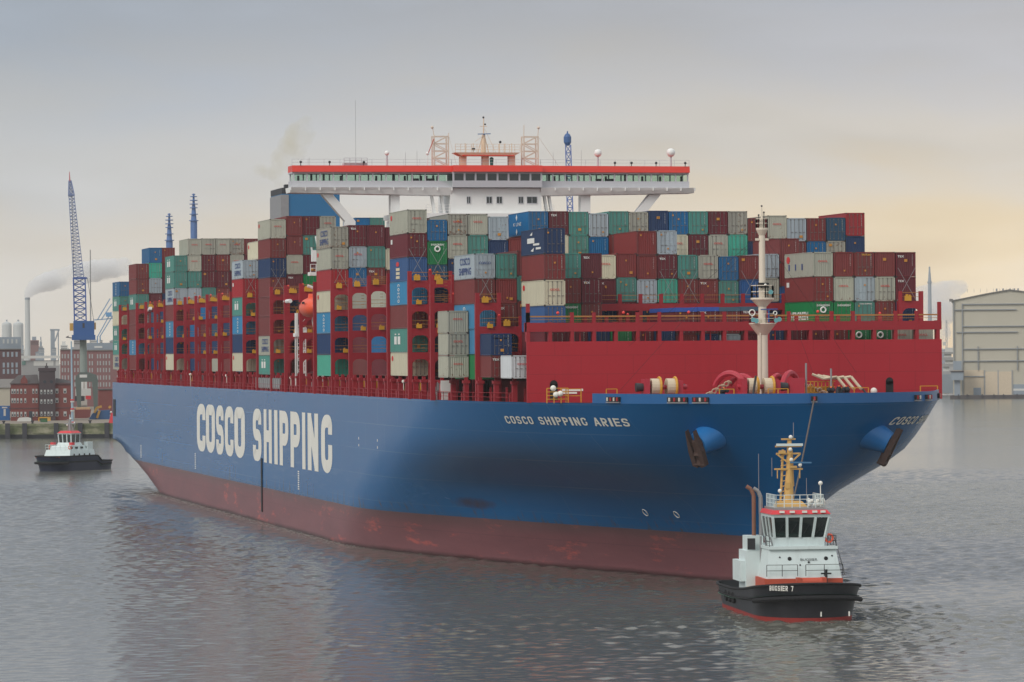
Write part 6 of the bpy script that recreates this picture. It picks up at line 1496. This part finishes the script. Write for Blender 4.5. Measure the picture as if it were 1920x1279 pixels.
# ---------------------------------------------------------------- far left: chimney, silos, skyline
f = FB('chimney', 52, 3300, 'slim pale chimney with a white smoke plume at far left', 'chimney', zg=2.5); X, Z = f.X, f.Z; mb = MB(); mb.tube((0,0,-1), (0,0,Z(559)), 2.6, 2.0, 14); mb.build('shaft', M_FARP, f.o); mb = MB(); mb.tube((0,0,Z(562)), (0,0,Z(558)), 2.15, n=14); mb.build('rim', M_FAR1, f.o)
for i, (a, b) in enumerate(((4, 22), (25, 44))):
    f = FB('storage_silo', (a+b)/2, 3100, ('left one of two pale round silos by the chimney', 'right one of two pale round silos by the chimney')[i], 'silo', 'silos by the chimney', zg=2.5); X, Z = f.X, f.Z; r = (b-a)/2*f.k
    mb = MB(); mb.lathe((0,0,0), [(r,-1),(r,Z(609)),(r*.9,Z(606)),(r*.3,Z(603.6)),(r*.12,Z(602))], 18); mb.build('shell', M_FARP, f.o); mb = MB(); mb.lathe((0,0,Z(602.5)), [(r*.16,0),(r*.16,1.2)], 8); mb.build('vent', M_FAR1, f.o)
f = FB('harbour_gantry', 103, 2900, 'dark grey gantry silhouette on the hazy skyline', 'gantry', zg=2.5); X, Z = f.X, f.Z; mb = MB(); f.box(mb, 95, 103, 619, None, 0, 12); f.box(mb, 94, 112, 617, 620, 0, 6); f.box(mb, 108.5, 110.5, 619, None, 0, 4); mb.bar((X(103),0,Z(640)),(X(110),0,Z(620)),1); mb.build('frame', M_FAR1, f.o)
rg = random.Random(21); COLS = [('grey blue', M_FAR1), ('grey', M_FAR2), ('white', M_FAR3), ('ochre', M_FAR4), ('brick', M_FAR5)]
def skyline(x0, x1, n, ylo, yhi, where, D0, D1):
    ps = sorted(rg.uniform(x0, x1) for _ in range(n))
    for i, px in enumerate(ps):
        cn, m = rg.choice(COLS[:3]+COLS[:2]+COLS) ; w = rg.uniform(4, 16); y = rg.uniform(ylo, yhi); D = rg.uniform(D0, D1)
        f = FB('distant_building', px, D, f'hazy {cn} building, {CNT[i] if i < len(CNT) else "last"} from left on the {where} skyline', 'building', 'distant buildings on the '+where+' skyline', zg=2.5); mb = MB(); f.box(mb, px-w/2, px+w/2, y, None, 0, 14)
        mb.build('wall', m, f.o); mb = MB(); X, Z = f.X, f.Z
        if rg.random() < .5: mb.prism([(X(px-w/2)-.3,-.3,Z(y)),(X(px+w/2)+.3,-.3,Z(y)),(X(px),-.3,Z(y)+w*f.k*.18)], (0,14.6,0))
        else: mb.box(X(px-w*.3), X(px+w*.2), 2, 9, Z(y), Z(y)+2.5)
        mb.build('roof', M_FAR1 if rg.random() < .6 else M_FAR3, f.o); mb = MB(); q = px-w/2+1.2
        while q < px+w/2-1: f.box(mb, q, q+.8, y+2.2, y+4.2, -.2, 0); f.box(mb, q, q+.8, y+6, y+8, -.2, 0); q += 1.9
        if mb.v: mb.build('window_row', M_FDARK if cn != 'grey blue' else M_FAR3, f.o)
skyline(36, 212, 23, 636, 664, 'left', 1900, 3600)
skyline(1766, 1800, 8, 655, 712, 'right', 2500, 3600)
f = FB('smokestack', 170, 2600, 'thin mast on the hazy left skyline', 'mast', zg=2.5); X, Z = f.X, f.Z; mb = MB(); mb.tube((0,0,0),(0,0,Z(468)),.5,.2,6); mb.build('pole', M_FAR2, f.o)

# ---------------------------------------------------------------- right: shipyard hall, tower, docks
DR = 2060; f = FB('shipyard_hall', 1850, DR, 'huge beige shipyard hall with shallow gable roof at the right edge', 'building', zg=2.0); X, Z = f.X, f.Z
mb = MB(); dpt = 110
mb.prism([(X(1787),0,-3),(X(2060),0,-3),(X(2060),0,Z(566)),(X(1893),0,Z(544)),(X(1850),0,Z(551)),(X(1787),0,Z(563))], (0,dpt,0)); wl_ = mb.build('wall', M_BEIGE, f.o)
mb = MB(); mb.prism([(X(1784),-.8,Z(563)),(X(1850),-.8,Z(550)),(X(1893),-.8,Z(542.8)),(X(2062),-.8,Z(565)),(X(2062),-.8,Z(566.5)),(X(1893),-.8,Z(544.6)),(X(1850),-.8,Z(551.6)),(X(1784),-.8,Z(564.6))], (0,dpt,0)); f.box(mb, 1781, 1788, 560, 565, -1.5, 2); mb.build('roof_edge', M_ROOFG, f.o)
M_PIPE = mat('hall pipe grey', (140, 144, 148), .6); mb = MB()
for y, a, b in ((569.5,1805,2060),(580,1790,1906),(611,1805,2060),(622,1794,1908),(653.5,1805,2060),(676,1805,2060),(705,1805,1846)): f.box(mb, a, b, y, y+1.6, -.8, .1)
for x, a, b in ((1805,569,748),(1834,649,694),(1907,649,694),(1789,565,690)): f.box(mb, x-.8, x+.8, a, b, -.85, .1)
for x in range(1815, 1910, 12): f.box(mb, x, x+.5, 541, 548, -.5, .2)
mb.build('wall_pipe', M_PIPE, f.o); mb = MB()
for a, b, y in ((1847,1870,697),(1872,1896,697),(1808,1844,694)): f.box(mb, a, b, y, 742, -.3, .1)
mb.build('sliding_door', mat('door beige', (206, 190, 166), .8), f.o); mb = MB()
for x in (1846,1871,1897): f.box(mb, x-1, x+1, 694, 746, -.4, .1)
mb.build('door_jamb', M_FAR2, f.o); mb = MB(); f.box(mb, 1825,1839,727,746,-.5,.1); f.box(mb, 1899,1925,721,740,-.5,.1); mb.build('opening', M_FAR1, f.o); mb = MB(); f.box(mb, 1899,1925,729,733,-.55,-.5); mb.build('lintel', M_FAR3, f.o)
mb = MB()
for x in (1868,1880,1893,1901,1908): f.box(mb, x, x+3, 541, 546, 6, 9)
mb.build('roof_vent', M_PIPE, f.o)
for k, y in enumerate((585, 615)): 
    pass
f = FB('hall_annexe', 1795, DR-14, 'grey low annexe at the left foot of the beige hall', 'building', zg=2.0); mb = MB(); f.box(mb, 1787, 1803, 677, 694, 0, 10); f.box(mb, 1783, 1806, 697, 713, -2, 10); f.box(mb, 1789, 1800, 713, None, 0, 8); mb.build('wall', M_FAR1, f.o); mb = MB(); f.box(mb, 1782, 1807, 695.5, 697.5, -2.5, 10); mb.build('roof', M_ROOFD, f.o)
f = FB('hall_quay_wall', 1850, DR-22, 'dark low quay wall along the foot of the beige hall', 'quay wall', zg=0.0); mb = MB(); f.box(mb, 1781, 2070, 741.5, None, 0, 22.5); mb.build('wall', M_ROOFD, f.o); mb = MB()
for x in (1796,1812,1840,1862,1880,1905): f.box(mb, x, x+2, 739, 746, -.5, .2)
mb.build('fender', M_FDARK, f.o)
f = FB('moored_dock', 1778, 2180, 'grey floating dock with white upper works left of the hall', 'dock', zg=0.0); mb = MB(); f.box(mb, 1700, 1792, 702, 737, 0, 30); mb.build('dock_wall', M_FAR1, f.o); mb = MB()
for a, b, y0, y1 in ((1768,1774,641,648),(1772,1790,652,660),(1770,1784,664,670),(1772,1792,676,682),(1768,1780,688,696)): f.box(mb, a, b, y0, y1, 5, 12)
mb.build('upper_works', M_FAR3, f.o); mb = MB()
for a, b, y0, y1 in ((1766,1794,660,664),(1766,1794,670,676),(1766,1794,682,688),(1766,1794,696,702)): f.box(mb, a, b, y0, y1, 4, 20)
mb.build('deck_band', M_FAR2, f.o)
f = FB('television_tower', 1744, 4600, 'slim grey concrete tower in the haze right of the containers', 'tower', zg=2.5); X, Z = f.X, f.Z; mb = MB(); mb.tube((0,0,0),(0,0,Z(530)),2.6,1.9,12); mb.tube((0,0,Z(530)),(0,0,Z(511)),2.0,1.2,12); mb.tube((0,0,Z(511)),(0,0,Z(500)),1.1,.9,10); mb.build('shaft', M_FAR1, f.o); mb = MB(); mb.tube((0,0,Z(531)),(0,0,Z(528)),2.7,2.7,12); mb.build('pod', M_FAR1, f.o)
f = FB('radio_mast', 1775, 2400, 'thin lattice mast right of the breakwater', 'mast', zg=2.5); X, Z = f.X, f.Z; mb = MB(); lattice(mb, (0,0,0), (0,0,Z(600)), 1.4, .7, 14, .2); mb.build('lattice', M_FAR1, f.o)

# ---------------------------------------------------------------- smoke plumes (real volumes)
def smoke(name, label, balls, dens, col, scale, seed, thr=.42):
    mb = MB()
    for c, r, sz in balls: mb.ball(c, r, 14, 10, sz)
    me = mb.mesh(name, []); bm = bmesh.new(); bm.from_mesh(me); bm.to_mesh(me); bm.free()
    ob = link(name, me); md = ob.modifiers.new('merge', 'REMESH'); md.mode = 'VOXEL'; md.voxel_size = min(r for _, r, _ in balls)*.28
    m = bpy.data.materials.new(name); m.use_nodes = True; nt_ = m.node_tree; nt_.nodes.clear(); t = NT.__new__(NT); t.t = nt_; t.b = None
    o_ = t.n('ShaderNodeOutputMaterial'); pv = t.n('ShaderNodeVolumePrincipled'); pv.inputs['Color'].default_value = col; pv.inputs['Anisotropy'].default_value = .2
    tcn = t.n('ShaderNodeTexCoord').outputs['Object']; ns = t.noise(tcn, scale, 5, .62)
    t.l(t.math('MULTIPLY', t.step(ns, thr, thr+.22), dens), pv.inputs['Density']); t.l(pv.outputs[0], o_.inputs['Volume'])
    me.materials.clear(); me.materials.append(m); tag(ob, label, 'smoke'); return ob
def w3(px, py, D): return tuple(at(px, py, D))
K = 3300/CF
pl_ = []
for i, (px, py, r) in enumerate(((52,553,6),(57,546,9),(66,538,12),(78,532,14),(92,528,16),(108,523,16),(124,518,15),(142,514,17),(160,511,18),(178,508,18),(196,505,17),(214,503,16),(232,500,15))):
    c = Vector(w3(px, py, 3300)); pl_.append((tuple(c), r*K*1.35, .9))
smoke('smoke_plume', 'white smoke plume drifting right from the far left chimney', pl_, .22, (.985,.985,.99,1), .045, 1, .36)
pr = []
for px, py, r in ((1732,560,26),(1752,552,24),(1770,545,20),(1786,541,17),(1800,538,15),(1740,590,30),(1765,585,28),(1788,575,20),(1730,625,28),(1756,625,26)):
    pr.append((w3(px, py, 4700), r*4700/CF*1.1, .9))
smoke('steam_cloud', 'grey steam cloud behind the slim tower at right', pr, .11, (.95,.95,.965,1), .018, 2, .44)
fx = []
for px, py, r in ((522,345,10),(515,325,18),(530,300,26),(548,280,32),(560,255,30),(490,320,18),(575,240,24)):
    fx.append((tuple(at_u(px, py, 352)), r/9.2*.9, 1.0))
smoke('exhaust_haze', 'faint yellowish exhaust haze drifting above the funnel', fx, .26, (.93,.87,.66,1), .09, 3, .40)

# ---------------------------------------------------------------- crew on the foredeck
M_OVER = mat('dark overalls', (36, 38, 46), .8); M_HELM = mat('orange helmet', (240, 110, 40), .4); M_SKIN = mat('skin', (196, 148, 124), .6); M_VEST = mat('orange vest', (238, 112, 56), .7)
def person(x, y, z, rz, lean, label, arm):
    root = empty('person', (x, y, z), rz); tag(root, label, 'person', None)
    s_, c_ = math.sin(lean), math.cos(lean); hp = Vector((0,0,.92))
    sp = lambda t, dx=0.0: hp+Vector((dx, -s_*t, c_*t))
    J = {'pel': hp, 'hl': Vector((-.1,0,.9)), 'hr': Vector((.1,0,.9)), 'kl': Vector((-.13,-.06,.48)), 'kr': Vector((.13,-.03,.48)), 'al': Vector((-.14,.02,.08)), 'ar': Vector((.15,.04,.08)), 'tl': Vector((-.15,-.18,.04)), 'tr': Vector((.17,-.16,.04)),
         'wa': sp(.2), 'ch': sp(.42), 'nk': sp(.58), 'hd': sp(.70), 'tp': sp(.84), 'sl': sp(.50,-.2), 'sr': sp(.50,.2)}
    d = Vector((0,-1,0)) if arm == 'reach' else Vector((0,-.35,-1))
    J['el'] = J['sl']+Vector((-.06,0,0))+d*.27; J['er'] = J['sr']+Vector((.06,0,0))+d*.27; J['wl'] = J['el']+Vector((.03,-.16,-.18 if arm != 'reach' else .02)); J['wr'] = J['er']+Vector((-.03,-.16,-.18 if arm != 'reach' else .02))
    J['fl'] = J['wl']+(J['wl']-J['el']).normalized()*.11; J['fr'] = J['wr']+(J['wr']-J['er']).normalized()*.11
    nm = list(J); E_ = [('pel','hl'),('hl','kl'),('kl','al'),('al','tl'),('pel','hr'),('hr','kr'),('kr','ar'),('ar','tr'),('pel','wa'),('wa','ch'),('ch','nk'),('nk','hd'),('hd','tp'),('ch','sl'),('sl','el'),('el','wl'),('wl','fl'),('ch','sr'),('sr','er'),('er','wr'),('wr','fr')]
    rad = dict(pel=.15,hl=.1,hr=.1,kl=.07,kr=.07,al=.05,ar=.05,tl=.045,tr=.045,wa=.14,ch=.16,nk=.06,hd=.1,tp=.085,sl=.08,sr=.08,el=.05,er=.05,wl=.035,wr=.035,fl=.04,fr=.04)
    me = bpy.data.meshes.new('body'); me.from_pydata([J[k] for k in nm], [(nm.index(a), nm.index(b)) for a, b in E_], []); o = link('body', me, root)
    md = o.modifiers.new('skin', 'SKIN'); md.use_smooth_shade = True
    for i, k in enumerate(nm): sv = me.skin_vertices[0].data[i] if me.skin_vertices else None; 
    if not me.skin_vertices:
        bm = bmesh.new(); bm.from_mesh(me); ly = bm.verts.layers.skin.verify(); bm.verts.ensure_lookup_table()
        for i, k in enumerate(nm): bm.verts[i][ly].radius = (rad[k],)*2; bm.verts[i][ly].use_root = (k == 'pel')
        bm.to_mesh(me); bm.free()
    o.modifiers.new('sub', 'SUBSURF').levels = 1; o.modifiers['sub'].render_levels = 1; me.materials.append(M_OVER)
    mb = MB(); h = J['hd']; mb.ball(h+Vector((0,-.015,.0)), .108, 10, 8, 1.2); mb.box(h.x-.02,h.x+.02,h.y-.15,h.y-.1,h.z-.05,h.z); mb.build('face', M_SKIN, root)
    mb = MB(); mb.lathe(h+Vector((0,0,.05)), [(.17,0),(.13,.02),(.125,.08),(.08,.13),(.01,.15)], 12); mb.build('helmet', M_HELM, root)
    mb = MB(); mb.prism([sp(.2,-.17)+Vector((0,-.17,0)), sp(.2,.17)+Vector((0,-.17,0)), sp(.5,.19)+Vector((0,-.17,0)), sp(.5,-.19)+Vector((0,-.17,0))], (0,.02,0)); mb.prism([sp(.2,-.17)+Vector((0,.15,0)), sp(.2,.17)+Vector((0,.15,0)), sp(.5,.19)+Vector((0,.15,0)), sp(.5,-.19)+Vector((0,.15,0))], (0,.02,0)); mb.build('vest', M_VEST, root)
for x, y, rz, ln, lab, arm in ((-7.6,9.0,.4,.45,'crew member in dark overalls and orange helmet bending beside the windlass','reach'), (4.6,9.2,-.3,.5,'crew member with orange helmet leaning by the yellow frame, leftmost of three','reach'),
                               (5.8,10.4,.2,.15,'crew member with orange helmet by the bow rail, middle of three','down'), (6.6,10.0,-.5,.3,'crew member with orange helmet by the bow rail, rightmost of three','reach')):
    person(x, y, 19.95, rz, ln, lab, arm)

# ---------------------------------------------------------------- damp air
if HAZE:
    mb = MB(); mb.box(-2500, 4500, -600, 6500, -3, 130); hz = mb.mesh('haze', [])
    m = bpy.data.materials.new('damp air'); m.use_nodes = True; m.node_tree.nodes.clear(); t = NT.__new__(NT); t.t = m.node_tree
    o_ = t.n('ShaderNodeOutputMaterial'); pv = t.n('ShaderNodeVolumePrincipled'); pv.inputs['Color'].default_value = (.93,.95,.98,1); pv.inputs['Density'].default_value = HAZE
    t.l(pv.outputs[0], o_.inputs['Volume']); hz.materials.clear(); hz.materials.append(m); tag(link('haze', hz), kind='stuff')
